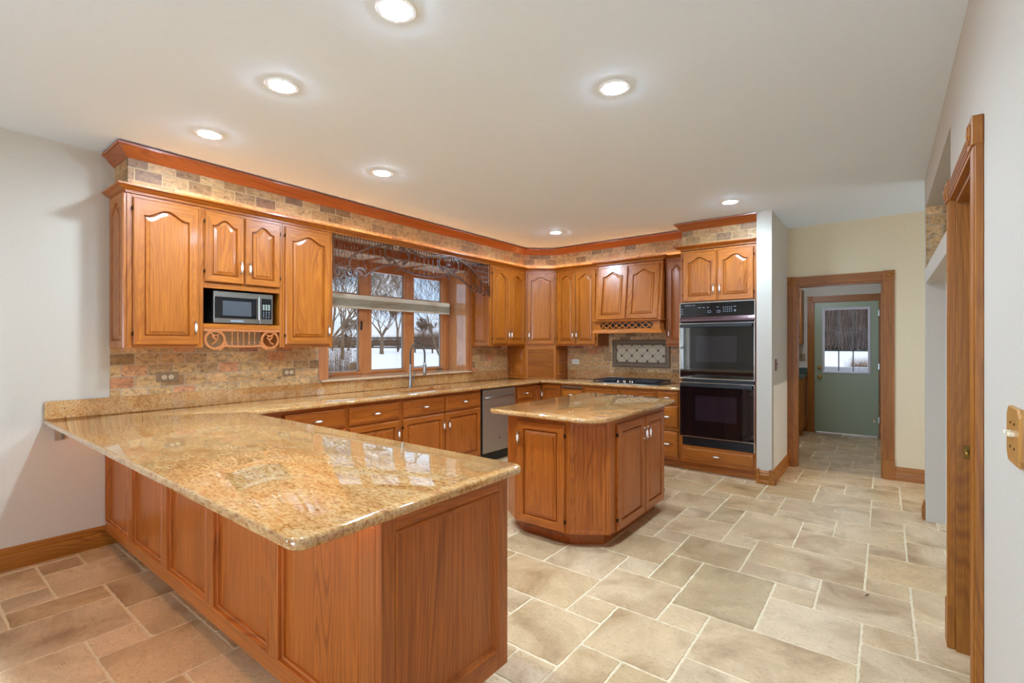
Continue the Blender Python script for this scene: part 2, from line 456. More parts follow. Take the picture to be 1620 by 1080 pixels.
# ------------------------------------------------------------------ mesh building
class MB:
    def __init__(self):
        self.bm = bmesh.new()
        self.uv = None

    def _face(self, vs, mat=0):
        try:
            f = self.bm.faces.new(vs)
            f.material_index = mat
            return f
        except ValueError:
            return None

    def box(self, x0, y0, z0, x1, y1, z1, mat=0, bev=0.0):
        x0, x1 = min(x0, x1), max(x0, x1); y0, y1 = min(y0, y1), max(y0, y1); z0, z1 = min(z0, z1), max(z0, z1)
        b = self.bm
        v = [b.verts.new(p) for p in ((x0, y0, z0), (x1, y0, z0), (x1, y1, z0), (x0, y1, z0),
                                      (x0, y0, z1), (x1, y0, z1), (x1, y1, z1), (x0, y1, z1))]
        fs = [self._face([v[i] for i in q], mat) for q in ((0, 3, 2, 1), (4, 5, 6, 7), (0, 1, 5, 4), (1, 2, 6, 5), (2, 3, 7, 6), (3, 0, 4, 7))]
        if bev > 0:
            es = list({e for f in fs for e in f.edges})
            r = bmesh.ops.bevel(b, geom=es, offset=bev, segments=1, profile=0.5, affect='EDGES')
            for f in r['faces']: f.material_index = mat
        return self

    def loops(self, rings, close=True, cap0=True, cap1=True, mats=None, capmat=None):
        """skin a list of equally long closed point rings"""
        b = self.bm
        vs = [[b.verts.new(p) for p in ring] for ring in rings]
        n = len(vs[0])
        for k in range(len(vs) - 1):
            m = mats[k] if mats and not callable(mats) else 0
            for i in range(n if close else n - 1):
                j = (i + 1) % n
                mi = mats(k, i) if callable(mats) else m
                self._face([vs[k][i], vs[k][j], vs[k + 1][j], vs[k + 1][i]], mi)
        if cap0: self._face(list(reversed(vs[0])), 0)
        if cap1: self._face(vs[-1], capmat if capmat is not None else 0)
        return self

    def prism(self, poly, z0, z1, mat=0):
        return self.loops([[(x, y, z0) for x, y in poly], [(x, y, z1) for x, y in poly]], mats=lambda k, i: mat, capmat=mat)

    def tube(self, pts, r, seg=8, mat=0, cap=True):
        pts = [Vector(p) for p in pts]
        n = len(pts)
        rs = r if isinstance(r, (list, tuple)) else [r] * n
        rings = []
        up = None
        for i, p in enumerate(pts):
            d = (pts[min(i + 1, n - 1)] - pts[max(i - 1, 0)])
            if d.length < 1e-9: d = Vector((0, 0, 1))
            d.normalize()
            if up is None:
                up = Vector((0, 0, 1)) if abs(d.z) < 0.9 else Vector((1, 0, 0))
            a = d.cross(up)
            if a.length < 1e-6: a = d.cross(Vector((0.3, 1, 0.2)))
            a.normalize()
            bb = a.cross(d).normalized()
            up = bb
            rings.append([p + (a * cos(t) + bb * sin(t)) * rs[i] for t in (2 * pi * k / seg for k in range(seg))])
        return self.loops(rings, mats=lambda k, i: mat, cap0=cap, cap1=cap, capmat=mat)

    def lathe(self, prof, c=(0, 0, 0), seg=16, mat=0, axis='z'):
        rings = []
        for r, h in prof:
            ring = []
            for k in range(seg):
                t = 2 * pi * k / seg
                a, b_ = r * cos(t), r * sin(t)
                q = {'z': (a, b_, h), 'x': (h, a, b_), 'y': (a, h, b_)}[axis]
                ring.append((c[0] + q[0], c[1] + q[1], c[2] + q[2]))
            rings.append(ring)
        return self.loops(rings, mats=lambda k, i: mat, capmat=mat)

    def band(self, pts, w, y0, y1, mat=0, taper=None, closed=False):
        """flat strip lying in the x-z plane, following pts, w wide, from depth y0 to y1"""
        P = [Vector((p[0], p[1])) for p in pts]
        n = len(P)
        rings = []
        self.nb = getattr(self, 'nb', 0) + 1          # each strip a hair thinner than the last so crossings stay clean
        e = 0.00035 * (self.nb % 9)
        y0, y1 = y0 + e, y1 - e
        for i in range(n):
            if closed:
                d = P[(i + 1) % n] - P[(i - 1) % n]
            else:
                d = P[min(i + 1, n - 1)] - P[max(i - 1, 0)]
            d.normalize()
            nr = Vector((-d.y, d.x))
            ww = w * (taper(i / (n - 1)) if taper else 1.0) / 2
            a, c = P[i] + nr * ww, P[i] - nr * ww
            rings.append([(a.x, y0, a.y), (c.x, y0, c.y), (c.x, y1, c.y), (a.x, y1, a.y)])
        if closed:
            rings.append(rings[0])
            return self.loops(rings, mats=lambda k, i: mat, cap0=False, cap1=False)
        return self.loops(rings, mats=lambda k, i: mat, capmat=mat)

    def sweep(self, path, prof, mat=0, closed=False):
        """profile (out, z) swept along a plan path; 'out' is to the right of travel"""
        P = [Vector(p) for p in path]
        n = len(P)
        rings = []
        for i in range(n):
            d0 = (P[i] - P[i - 1]).normalized() if i > 0 else None
            d1 = (P[i + 1] - P[i]).normalized() if i < n - 1 else None
            if d0 is None: d0 = d1
            if d1 is None: d1 = d0
            n0, n1 = Vector((d0.y, -d0.x)), Vector((d1.y, -d1.x))
            mm = (n0 + n1)
            mm = mm / max(mm.dot(n0), 0.2)
            rings.append([(P[i].x + mm.x * o, P[i].y + mm.y * o, z) for o, z in prof])
        return self.loops(rings, mats=lambda k, i: mat, capmat=mat)

    def wallface(self, path, z0, z1, u0=0.0, t=0.012):
        """thin facing sheet along a plan path with UV in metres (length along wall, height); out = right of travel"""
        b = self.bm
        if self.uv is None: self.uv = b.loops.layers.uv.new('UVMap')
        P = [Vector(p) for p in path]
        n = len(P)
        off = []
        for i in range(n):
            d0 = (P[i] - P[i - 1]).normalized() if i > 0 else None
            d1 = (P[i + 1] - P[i]).normalized() if i < n - 1 else None
            if d0 is None: d0 = d1
            if d1 is None: d1 = d0
            n0, n1 = Vector((d0.y, -d0.x)), Vector((d1.y, -d1.x))
            mm = n0 + n1
            off.append(mm / max(mm.dot(n0), 0.2) * t)
        u = u0
        for i in range(n - 1):
            L_ = (P[i + 1] - P[i]).length
            a, c = P[i] + off[i], P[i + 1] + off[i + 1]
            a0, c0 = P[i], P[i + 1]
            quads = [([(a, z0), (c, z0), (c, z1), (a, z1)], [(u, z0), (u + L_, z0), (u + L_, z1), (u, z1)]),
                     ([(a0, z1), (a, z1), (c, z1), (c0, z1)], [(u, z1), (u, z1 + t), (u + L_, z1 + t), (u + L_, z1)]),
                     ([(a0, z0), (c0, z0), (c, z0), (a, z0)], [(u, z0), (u + L_, z0), (u + L_, z0 - t), (u, z0 - t)])]
            if i == 0: quads.append(([(a0, z0), (a, z0), (a, z1), (a0, z1)], [(u - t, z0), (u, z0), (u, z1), (u - t, z1)]))
            if i == n - 2: quads.append(([(c, z0), (c0, z0), (c0, z1), (c, z1)], [(u + L_, z0), (u + L_ + t, z0), (u + L_ + t, z1), (u + L_, z1)]))
            for vv, uu in quads:
                f = b.faces.new([b.verts.new((p.x, p.y, z)) for p, z in vv])
                for lp, q in zip(f.loops, uu): lp[self.uv].uv = q
            u += L_
        return self

    def build(self, name, mats, parent=None, loc=None, rot=None, smooth=35, recalc=True):
        me = bpy.data.meshes.new(name)
        if recalc: bmesh.ops.recalc_face_normals(self.bm, faces=self.bm.faces[:])
        self.bm.to_mesh(me)
        self.bm.free()
        if not isinstance(mats, (list, tuple)): mats = [mats]
        for m in mats: me.materials.append(M[m] if isinstance(m, str) else m)
        if smooth:
            for p in me.polygons: p.use_smooth = True
            me.set_sharp_from_angle(angle=R(smooth))
        o = bpy.data.objects.new(name, me)
        COL.objects.link(o)
        if parent: o.parent = parent
        if loc is not None: o.location = loc
        if rot is not None: o.rotation_euler = rot
        return o


def structure(o):
    o['kind'] = 'structure'
    return o


def spiral(cx, cz, r0, turns, a0, direction=1, n=26, shrink=0.16):
    out = []
    for i in range(n):
        t = i / (n - 1)
        r = r0 * (1 - t * (1 - shrink))
        a = a0 + direction * 2 * pi * turns * t
        out.append((cx + r * cos(a), cz + r * sin(a)))
    return out


def smoothpath(pts, n=8):
    """Catmull-Rom through 2-D points"""
    P = [Vector(p) for p in pts]
    P = [P[0] * 2 - P[1]] + P + [P[-1] * 2 - P[-2]]
    out = []
    for i in range(1, len(P) - 2):
        for k in range(n):
            t = k / n
            a, b, c, d = P[i - 1], P[i], P[i + 1], P[i + 2]
            out.append(tuple(0.5 * ((2 * b) + (c - a) * t + (2 * a - 5 * b + 4 * c - d) * t * t + (3 * b - a - 3 * c + d) * t ** 3)))
    out.append(tuple(P[-2]))
    return out


CEIL = 2.738
WALL_R = 4.57     # right-hand wall
YB = 6.05         # wall behind the cooktop
YH = 6.36         # wall with the doorway to the mudroom
YS = -4.90        # wall behind the camera
YG = 9.05         # mudroom end wall

# ------------------------------------------------------------------ floor: French pattern of stone tiles
def build_floor():
    GX0, PX = 2.561 - 12 * 0.2074, 0.2074
    GY0, PY = 1.783 - 8 * 0.2028, 0.2028
    cell = [(16, 12, 2, 3), (14, 11, 2, 2), (14, 13, 1, 1), (15, 13, 1, 2), (14, 10, 1, 1), (11, 10, 3, 2), (12, 12, 2, 2),
            (13, 8, 2, 2), (15, 9, 2, 2), (16, 11, 1, 1), (17, 15, 2, 1), (18, 14, 1, 1)]
    X0, X1, Y0, Y1 = -0.02, 6.25, YS - 0.02, YG + 0.1
    rnd = random.Random(11)
    bm = bmesh.new()
    col = bm.loops.layers.float_vector.new('tile_tone') if False else None
    tones = []
    faces = []
    g = 0.0052
    for a in range(-6, 8):
        for b in range(-8, 10):
            for (i, j, w, h) in cell:
                x0, y0 = GX0 + (i + 6 * a) * PX + g, GY0 + (j + 6 * b) * PY + g
                x1, y1 = x0 + w * PX - 2 * g, y0 + h * PY - 2 * g
                x0, x1 = max(x0, X0), min(x1, X1); y0, y1 = max(y0, Y0), min(y1, Y1)
                if x1 - x0 < 0.01 or y1 - y0 < 0.01: continue
                def edge(p, q):
                    L_ = hypot(q[0] - p[0], q[1] - p[1]); n = max(2, int(L_ / 0.03))
                    out = []
                    for k in range(n):
                        t = k / n
                        jx, jy = (0, 0) if k == 0 else (rnd.uniform(-0.0024, 0.0024), rnd.uniform(-0.0024, 0.0024))
                        out.append((p[0] + (q[0] - p[0]) * t + jx, p[1] + (q[1] - p[1]) * t + jy))
                    return out
                c = 0.006
                pts = []
                cs = [(x0 + c, y0), (x1 - c, y0), (x1, y0 + c), (x1, y1 - c), (x1 - c, y1), (x0 + c, y1), (x0, y1 - c), (x0, y0 + c)]
                for k in range(8):
                    pts += edge(cs[k], cs[(k + 1) % 8]) if k % 2 == 0 else [cs[k]]
                tone = (rnd.random(), rnd.random(), rnd.random())
                mx, my = (x0 + x1) / 2, (y0 + y1) / 2
                lo = [bm.verts.new((x, y, -0.004)) for x, y in pts]
                hi = [bm.verts.new((mx + (x - mx) * (1 - 0.004 / max(x1 - x0, .05)), my + (y - my) * (1 - 0.004 / max(y1 - y0, .05)), 0.0)) for x, y in pts]
                n = len(pts)
                fs = [bm.faces.new(hi)] + [bm.faces.new((lo[k], lo[(k + 1) % n], hi[(k + 1) % n], hi[k])) for k in range(n)]
                for f in fs: faces.append((f, tone))
    gf = bm.faces.new([bm.verts.new(p) for p in ((X0, Y0, -0.0025), (X1, Y0, -0.0025), (X1, Y1, -0.0025), (X0, Y1, -0.0025))])
    gf.material_index = 1
    bm.faces.index_update()
    me = bpy.data.meshes.new('floor')
    data = {f.index: t for f, t in faces}
    bm.to_mesh(me); bm.free()
    me.materials.append(M['floor']); me.materials.append(M['grout'])
    at = me.attributes.new('tile_tone', 'FLOAT_VECTOR', 'FACE')
    for i in range(len(me.polygons)):
        at.data[i].vector = data.get(i, (0.5, 0.5, 0.5))
    o = bpy.data.objects.new('floor', me)
    COL.objects.link(o)
    structure(o)


build_floor()

# ------------------------------------------------------------------ walls and ceiling
def wallbox(name, boxes, mat, mats=None):
    m = MB()
    for bx in boxes: m.box(*bx)
    return structure(m.build(name, mat, smooth=0))


WY0, WY1, WZ0, WZ1 = 2.62, 4.608, 1.04, 2.352      # kitchen window opening in the left wall
T = 0.36
wallbox('wall_left', [(-T, YS, -0.3, 0, -2.95, CEIL), (-T, -2.95, -0.3, 0, -2.05, 0.65), (-T, -2.95, 1.95, 0, -2.05, CEIL), (-T, -2.05, -0.3, 0, WY0, CEIL),
                      (-T, WY0, -0.3, 0, WY1, WZ0), (-T, WY0, WZ1, 0, WY1, CEIL), (-T, WY1, -0.3, 0, YB + 0.2, CEIL)], 'paint')
wallbox('wall_back', [(0, YB, -0.3, 3.29, YB + 0.14, CEIL)], 'paint')
wallbox('wall_stub', [(3.286, 5.377, -0.3, 3.424, YH, CEIL)], 'paint_cool')
DX0, DX1, DZ = 3.505, 4.302, 2.072                 # doorway to the mudroom
wallbox('wall_hall', [(3.286, YH, -0.3, DX0, YH + 0.12, CEIL), (DX1, YH, -0.3, 6.2, YH + 0.12, CEIL), (DX0, YH, DZ, DX1, YH + 0.12, CEIL)], 'paint_cream')
RY0, RY1, RZ = 2.295, 3.0, 2.068                   # doorway in the right wall
AY0, AY1 = 3.22, 5.03                              # alcove in the right wall
wallbox('wall_right', [(WALL_R, YS, -0.3, WALL_R + 0.12, RY0, CEIL), (WALL_R, RY0, RZ, WALL_R + 0.12, RY1, CEIL), (WALL_R, RY1, -0.3, WALL_R + 0.12, AY0, CEIL),
                       (WALL_R, AY0, 2.485, WALL_R + 0.12, AY1, CEIL), (WALL_R, AY0, 1.885, WALL_R + 0.12, AY1, 2.003),
                       (WALL_R, AY1, -0.3, WALL_R + 0.12, AY1 + 0.12, CEIL)], 'paint_cool')
wallbox('wall_alcove', [(WALL_R + 0.12, AY1, -0.3, 5.47, AY1 + 0.12, CEIL), (5.35, AY0 - 0.12, -0.3, 5.47, AY1, CEIL), (WALL_R + 0.12, AY0 - 0.12, -0.3, 5.35, AY0, CEIL),
                        (WALL_R + 0.12, AY0, 1.885, 5.35, AY1, 2.003), (WALL_R + 0.12, AY0, 2.485, 5.35, AY1, 2.6)], 'white')
wallbox('wall_side_room', [(WALL_R + 0.12, RY0 - 0.5, -0.3, 5.6, RY0 - 0.4, CEIL), (5.6, RY0 - 0.5, -0.3, 5.7, AY0 - 0.12, CEIL)], 'paint')
wallbox('wall_hall_end', [(6.2, AY1, -0.3, 6.3, YH + 0.12, 0.6), (6.2, AY1, 2.4, 6.3, YH + 0.12, CEIL), (6.2, AY1, 0.6, 6.3, AY1 + 0.25, 2.4), (6.2, YH - 0.15, 0.6, 6.3, YH + 0.12, 2.4),
                          (5.47, AY1, -0.3, 6.2, AY1 + 0.12, CEIL)], 'paint_cream')
wallbox('wall_rear', [(-T, YS - 0.14, -0.3, 1.85, YS, CEIL), (4.35, YS - 0.14, -0.3, WALL_R + 0.12, YS, CEIL), (1.85, YS - 0.14, 2.14, 4.35, YS, CEIL)], 'paint')
wallbox('wall_mudroom', [(2.2, YH + 0.12, -0.3, 2.3, YG, CEIL), (4.62, YH + 0.12, -0.3, 4.72, YG + 0.12, CEIL),
                         (2.2, YG, -0.3, 3.425, YG + 0.12, CEIL), (4.253, YG, -0.3, 4.62, YG + 0.12, CEIL), (3.425, YG, 2.067, 4.253, YG + 0.12, CEIL)], 'paint')
wallbox('ceiling', [(-T, YS - 0.14, CEIL, 6.3, YG + 0.15, CEIL + 0.1)], 'ceil')
wallbox('ceiling_mudroom', [(2.3, YH + 0.121, 2.34, 4.62, YG, 2.38)], 'ceil')

# soffit above the cabinets, faced with stone bricks
SOFF = [(0.0, 0.985), (0.31, 0.985), (0.31, 5.465), (0.655, 5.74), (2.53, 5.74), (2.53, 5.43), (3.286, 5.43)]
m = MB()
m.prism([(0, 0.985), (0.31, 0.985), (0.31, 5.465), (0.655, 5.74), (2.53, 5.74), (2.53, 5.43), (3.286, 5.43), (3.286, YB), (0, YB)], 2.442, CEIL)
structure(m.build('wall_soffit', 'paint', smooth=0))
m = MB(); m.wallface(SOFF, 2.445, CEIL - 0.001, u0=0.05, t=0.008)
structure(m.build('trim_1', 'tile_soffit', smooth=0, recalc=False))
tag(COL.objects['trim_1'], 'pinkish stone brick facing of the soffit between cabinet tops and ceiling')

# crown at the ceiling, crown over the wall cabinets, crown over the oven cabinet
crown_prof = [(0.0, 2.648), (0.006, 2.648), (0.010, 2.656), (0.020, 2.664), (0.034, 2.680), (0.048, 2.700), (0.060, 2.712), (0.068, 2.713), (0.070, 2.728), (0.0, 2.728)]
def off_path(path, d):
    P = [Vector(p) for p in path]; out = []
    for i in range(len(P)):
        d0 = (P[i] - P[i - 1]).normalized() if i > 0 else None
        d1 = (P[i + 1] - P[i]).normalized() if i < len(P) - 1 else None
        d0 = d0 or d1; d1 = d1 or d0
        n0, n1 = Vector((d0.y, -d0.x)), Vector((d1.y, -d1.x))
        mm = n0 + n1; mm = mm / max(mm.dot(n0), 0.2)
        out.append((P[i].x + mm.x * d, P[i].y + mm.y * d))
    return out
S8 = off_path(SOFF, 0.008)
# split into wall runs so that the wood grain follows each run
def runs(name, path, prof, lab):
    r = MB(); r.sweep(path, prof)
    o = r.build(name, 'crown_y', smooth=25)
    # grain along x where the run goes along x
    o.data.materials.append(M['crown'])
    for p in o.data.polygons:
        if abs(p.normal.y) > abs(p.normal.x) * 1.2: p.material_index = 1
    structure(o); tag(o, lab)
    return o
runs('trim_2', [S8[0], S8[1], S8[2], S8[3], S8[4]], crown_prof, 'red-brown oak crown moulding along the top of the stone soffit')
step_prof = [(o, z + 0.006) for o, z in crown_prof]
runs('trim_3', [(2.522, 5.74), S8[5], (3.286, S8[6][1])], step_prof, 'oak crown moulding stepped forward above the oven cabinet')
cab_prof = [(0.0, 2.413), (0.007, 2.413), (0.007, 2.419), (0.012, 2.421), (0.012, 2.426), (0.022, 2.430), (0.036, 2.438), (0.048, 2.448), (0.058, 2.451), (0.058, 2.463), (0.0, 2.463)]
CABP = [(0.0, 0.965), (0.335, 0.965), (0.335, 5.45), (0.672, 5.715), (1.352, 5.715), (1.352, 5.655), (2.222, 5.655), (2.222, 5.715), (2.508, 5.715)]
o = runs('trim_4', CABP, cab_prof, 'oak crown moulding along the tops of the wall cabinets')
ov_prof = [(o_, z + 0.024) for o_, z in cab_prof]
o5 = runs('trim_5', [(2.508, 5.71), (2.508, 5.418), (3.286, 5.418)], ov_prof, 'oak crown moulding on top of the oven cabinet')
HY = oak('crown_honey_along_wall', 'y', UL, UM, UD)
for o in (COL.objects['trim_4'], o5):
    o.data.materials.clear(); o.data.materials.append(HY); o.data.materials.append(M['oak_h'])

# under-soffit board closing the crown to the soffit over the window
m = MB(); m.box(0.0, 2.475, 2.441, 0.33, 4.70, 2.4625)
structure(tag(m.build('ceiling_window_soffit', 'white', smooth=0), 'white painted underside above the window between the cabinets'))

# tile backsplashes on the walls
m = MB(); m.wallface([(0.0, 0.952), (0.0, 2.527)], 1.030, 1.376, u0=0.02, t=0.012)
m.wallface([(0.0, 4.69), (0.0, YB)], 1.030, 1.376, u0=0.4, t=0.012)
structure(tag(m.build('trim_6', 'tile_back', smooth=0, recalc=False), 'tumbled stone brick backsplash beside the window'))
m = MB(); m.wallface([(0.012, YB), (2.508, YB)], 1.030, 1.56, u0=0.11, t=0.012)
structure(tag(m.build('trim_7', 'tile_back', smooth=0, recalc=False), 'tumbled stone brick backsplash behind the cooktop'))
m = MB(); m.wallface([(WALL_R + 0.001, AY1), (5.35, AY1)], 2.003, 2.485, u0=0.06, t=0.01)
structure(tag(m.build('trim_8', 'tile_back', smooth=0, recalc=False), 'stone brick facing inside the high niche of the right wall'))

# ------------------------------------------------------------------ baseboards
bb = [(0.0, 0.0), (0.018, 0.0), (0.018, 0.085), (0.012, 0.095), (0.014, 0.105), (0.008, 0.125), (0.004, 0.140), (0.0, 0.140)]
m = MB(); m.sweep([(0.0, YS), (0.0, 1.0)], bb); structure(m.build('baseboard_left', 'trim_y'))
bb2 = [(0.0, 0.0), (0.020, 0.0), (0.020, 0.03), (0.015, 0.036), (0.015, 0.068), (0.019, 0.074), (0.019, 0.092), (0.011, 0.104), (0.013, 0.112), (0.005, 0.13), (0.0, 0.135)]
m = MB(); m.sweep([(3.424, YH - 0.018), (3.424, 5.395)][::-1], [(o_, z) for o_, z in bb2]); structure(m.build('baseboard_stub', 'trim_y'))
m = MB(); m.sweep([(3.305, 5.377), (3.405, 5.377)], bb2)
for xx in (3.283, 3.402):
    m.box(xx, 5.352, 0.0, xx + 0.030, 5.377, 0.150, bev=0.003)
m.box(3.424, 5.352, 0.0, 3.450, 5.400, 0.150, bev=0.003)
structure(tag(m.build('baseboard_end', 'trim_x'), 'short baseboard with corner blocks on the wall end beside the ovens'))
m = MB(); m.sweep([(4.392, YH), (6.2, YH)], bb); structure(m.build('baseboard_hall', 'trim_x'))
m = MB(); m.sweep([(WALL_R - 0.001, AY1 + 0.122), (WALL_R - 0.001, AY1 + 0.03)][::-1][::-1], bb) ; structure(m.build('baseboard_right', 'trim_y'))
m = MB(); m.sweep([(2.3, YG), (3.335, YG)], bb); m.sweep([(4.345, YG), (4.62, YG)], bb); structure(m.build('baseboard_mudroom', 'trim_x'))
m = MB(); m.sweep([(WALL_R, RY0 - 0.1), (WALL_R, YS)], bb); structure(m.build('baseboard_near', 'trim_y'))

# ------------------------------------------------------------------ door casings with rosette corner blocks
def casing(name, w, h, cw, t, loc, rz, lab, jamb=0.12, plinth=0.20, stop=True, mv='trim_v', mh='trim_x'):
    """opening from local x=0..w, z=0..h, facing local -y; casing stands t proud of the wall"""
    e = empty(name, loc, rz)
    structure(e); tag(e, lab)
    def leg(x0):
        b = MB()
        b.box(x0, -t, plinth, x0 + cw, 0, h, bev=0.002)
        for k in (0.18, 0.34, 0.5, 0.66, 0.82):
            b.box(x0 + cw * k - 0.0045, -t - 0.0035, plinth, x0 + cw * k + 0.0045, -t + 0.001, h, bev=0.0015)
        b.box(x0 - 0.003, -t - 0.008, 0, x0 + cw + 0.003, 0, plinth, bev=0.003)
        b.build('casing_leg', mv, e)
    leg(-cw); leg(w)
    b = MB()
    b.box(0, -t, h, w, 0, h + cw, bev=0.002)
    for k in (0.18, 0.34, 0.5, 0.66, 0.82):
        b.box(0, -t - 0.0035, h + cw * k - 0.0045, w, -t + 0.001, h + cw * k + 0.0045, bev=0.0015)
    b.build('casing_head', mh, e)
    for x0 in (-cw - 0.003, w - 0.003):
        b = MB()
        s = cw + 0.006
        b.box(x0, -t - 0.009, h - 0.002, x0 + s, 0, h - 0.002 + s, bev=0.003)
        c = (x0 + s / 2, -t - 0.009, h - 0.002 + s / 2)
        b.lathe([(0.036, 0.002), (0.036, -0.003), (0.030, -0.006), (0.025, -0.002), (0.018, -0.002), (0.014, -0.008), (0.006, -0.010), (0.001, -0.010)], c, 20, axis='y')
        b.build('rosette_block', mv, e)
    b = MB()
    for x0, x1 in ((0.0, 0.02), (w - 0.02, w)):
        b.box(x0, 0.0, 0, x1, jamb, h, bev=0.001)
        if stop: b.box(x0 + (0.02 if x0 == 0 else -0.012), jamb * 0.42, 0, x1 + (0.012 if x0 == 0 else -0.02), jamb * 0.72, h - 0.02, bev=0.001)
    b.box(0.02, 0.0, h - 0.02, w - 0.02, jamb, h, bev=0.001)
    if stop: b.box(0.02, jamb * 0.42, h - 0.032, w - 0.02, jamb * 0.72, h - 0.02)
    b.build('jamb', mv, e)
    return e


casing('door_1', DX1 - DX0, DZ, 0.092, 0.02, (DX0, YH, 0), 0, 'oak cased doorway with rosette corners to the mudroom', stop=False)
cs2 = casing('door_2', RY1 - RY0, RZ, 0.092, 0.022, (WALL_R, RY1, 0), R(-90), 'oak cased doorway in the right wall nearest the camera')
b = MB()
b.box(0.0195, 0.024, 0.885, 0.0225, 0.046, 0.945, bev=0.001)
b.lathe([(0.004, 0.0), (0.004, 0.012), (0.009, 0.018), (0.009, 0.026), (0.003, 0.03)], (0.0225, 0.035, 0.914), 12, axis='x')
b.build('latch', 'brass', cs2)


# ------------------------------------------------------------------ cabinet parts (all face local -y; x right, z up)
def arch_shape(t):
    s = abs(2 * t - 1)
    if s > 0.86: return 0.0
    v = 0.5 * (1 + cos(pi * s / 0.86))
    return v ** 0.85


def door_mesh(w, h, arch, fw=0.052, sq=False, mv=0, mh=1):
    """raised-panel door slab 20 mm thick, front towards -y; arch is the rise of the top rail curve"""
    NT = 28 if arch > 0 else 2
    def ring(i, y, panel=False, ins=0.0):
        x0, x1, z0, z1 = i, w - i, i, h - i
        pts = [(x0, y, z0), (x1, y, z0)]
        for k in range(NT + 1):
            t = 1 - k / NT
            x = x0 + (x1 - x0) * t
            z = z1 - (arch - arch * arch_shape(t) if panel else 0)
            pts.append((x, y, z))
        return pts
    rings = [ring(0, 0.0), ring(0, -0.013), ring(0.006, -0.020), ring(fw, -0.020, True), ring(fw + 0.003, -0.012, True), ring(fw + 0.005, -0.002, True),
             ring(fw + 0.010, -0.002, True), ring(fw + 0.013, -0.010, True), ring(fw + 0.034, -0.0150, True), ring(fw + 0.0355, -0.0190, True)]
    n = len(rings[0])
    def mats(k, i):
        if k in (1, 2) and (i == 0 or (1 < i < n - 1)): return mh
        return mv
    m = MB()
    m.loops(rings, mats=mats, capmat=mv)
    return m


def drawer_mesh(w, h):
    def ring(i, y):
        return [(i, y, i), (w - i, y, i), (w - i, y, h - i), (i, y, h - i)]
    m = MB()
    m.loops([ring(0, 0), ring(0, -0.011), ring(0.004, -0.014), ring(0.016, -0.0155), ring(0.022, -0.020)], mats=lambda k, i: 0, capmat=0)
    return m


_mesh_cache = {}
def cached(key, fn, name, mats, parent, loc, rot=None, smooth=30):
    if key in _mesh_cache:
        o = bpy.data.objects.new(name, _mesh_cache[key]); COL.objects.link(o)
        o.parent = parent; o.location = loc
        if rot: o.rotation_euler = rot
        return o
    o = fn().build(name, mats, parent, loc, rot, smooth)
    _mesh_cache[key] = o.data
    return o


def handle_mesh():
    m = MB()
    h = 0.040
    for s in (-1, 1):
        m.lathe([(0.007, 0.0), (0.007, -0.004), (0.0035, -0.008), (0.0035, -0.022), (0.005, -0.026)], (0, 0, s * h), 10, 0, 'y')
        m.lathe([(0.0035, 0.0), (0.0055, 0.006), (0.0055, 0.014), (0.004, 0.018)] if s < 0 else [(0.004, -0.018), (0.0055, -0.014), (0.0055, -0.006), (0.0035, 0.0)], (0, -0.026, s * h), 10, 0, 'z')
    m.lathe([(0.0045, -0.026), (0.0075, -0.020), (0.0088, -0.006), (0.0088, 0.006), (0.0075, 0.020), (0.0045, 0.026)], (0, -0.026, 0), 12, 1, 'z')
    return m


def add_handle(parent, x, z, horiz=False):
    return cached('handle', handle_mesh, 'handle', ['chrome', 'porcelain'], parent, (x, -0.0195, z), (0, R(90), 0) if horiz else None, 40)


def add_hinge(parent, x, z):
    def f():
        m = MB(); m.lathe([(0.0025, -0.015), (0.0038, -0.012), (0.0038, 0.012), (0.0025, 0.015)], (0, 0, 0), 8); m.box(-0.004, 0.002, -0.009, 0.004, 0.013, 0.009)
        return m
    return cached('hinge', f, 'hinge', 'dark_hinge', parent, (x, -0.016, z), None, 40)


def add_door(cab, u0, v0, u1, v1, mats, arch=0.0, handle=None, hinge=None, fw=0.052, lab=None):
    """handle = (side 'l'/'r', 'low'/'high')"""
    w, h = u1 - u0, v1 - v0
    d = cached(('door', round(w, 3), round(h, 3), arch, fw, mats[0]), lambda: door_mesh(w, h, arch, fw), 'door', mats, cab, (u0, -0.001, v0), None, 0)
    if lab: d['label'] = lab
    if handle:
        hx = 0.026 if handle[0] == 'l' else w - 0.026
        hz = 0.125 if handle[1] == 'low' else h - 0.125
        add_handle(d, hx, hz)
    if hinge:
        hx = -0.003 if hinge == 'l' else w + 0.003
        for hz in (0.075, h - 0.075): add_hinge(d, hx, hz)
    return d


def add_drawer(cab, u0, v0, u1, v1, mat, handle=True):
    w, h = u1 - u0, v1 - v0
    d = cached(('drawer', round(w, 3), round(h, 3), mat), lambda: drawer_mesh(w, h), 'drawer', mat, cab, (u0, -0.001, v0), None, 0)
    if handle: add_handle(d, w / 2, h / 2, True)
    return d


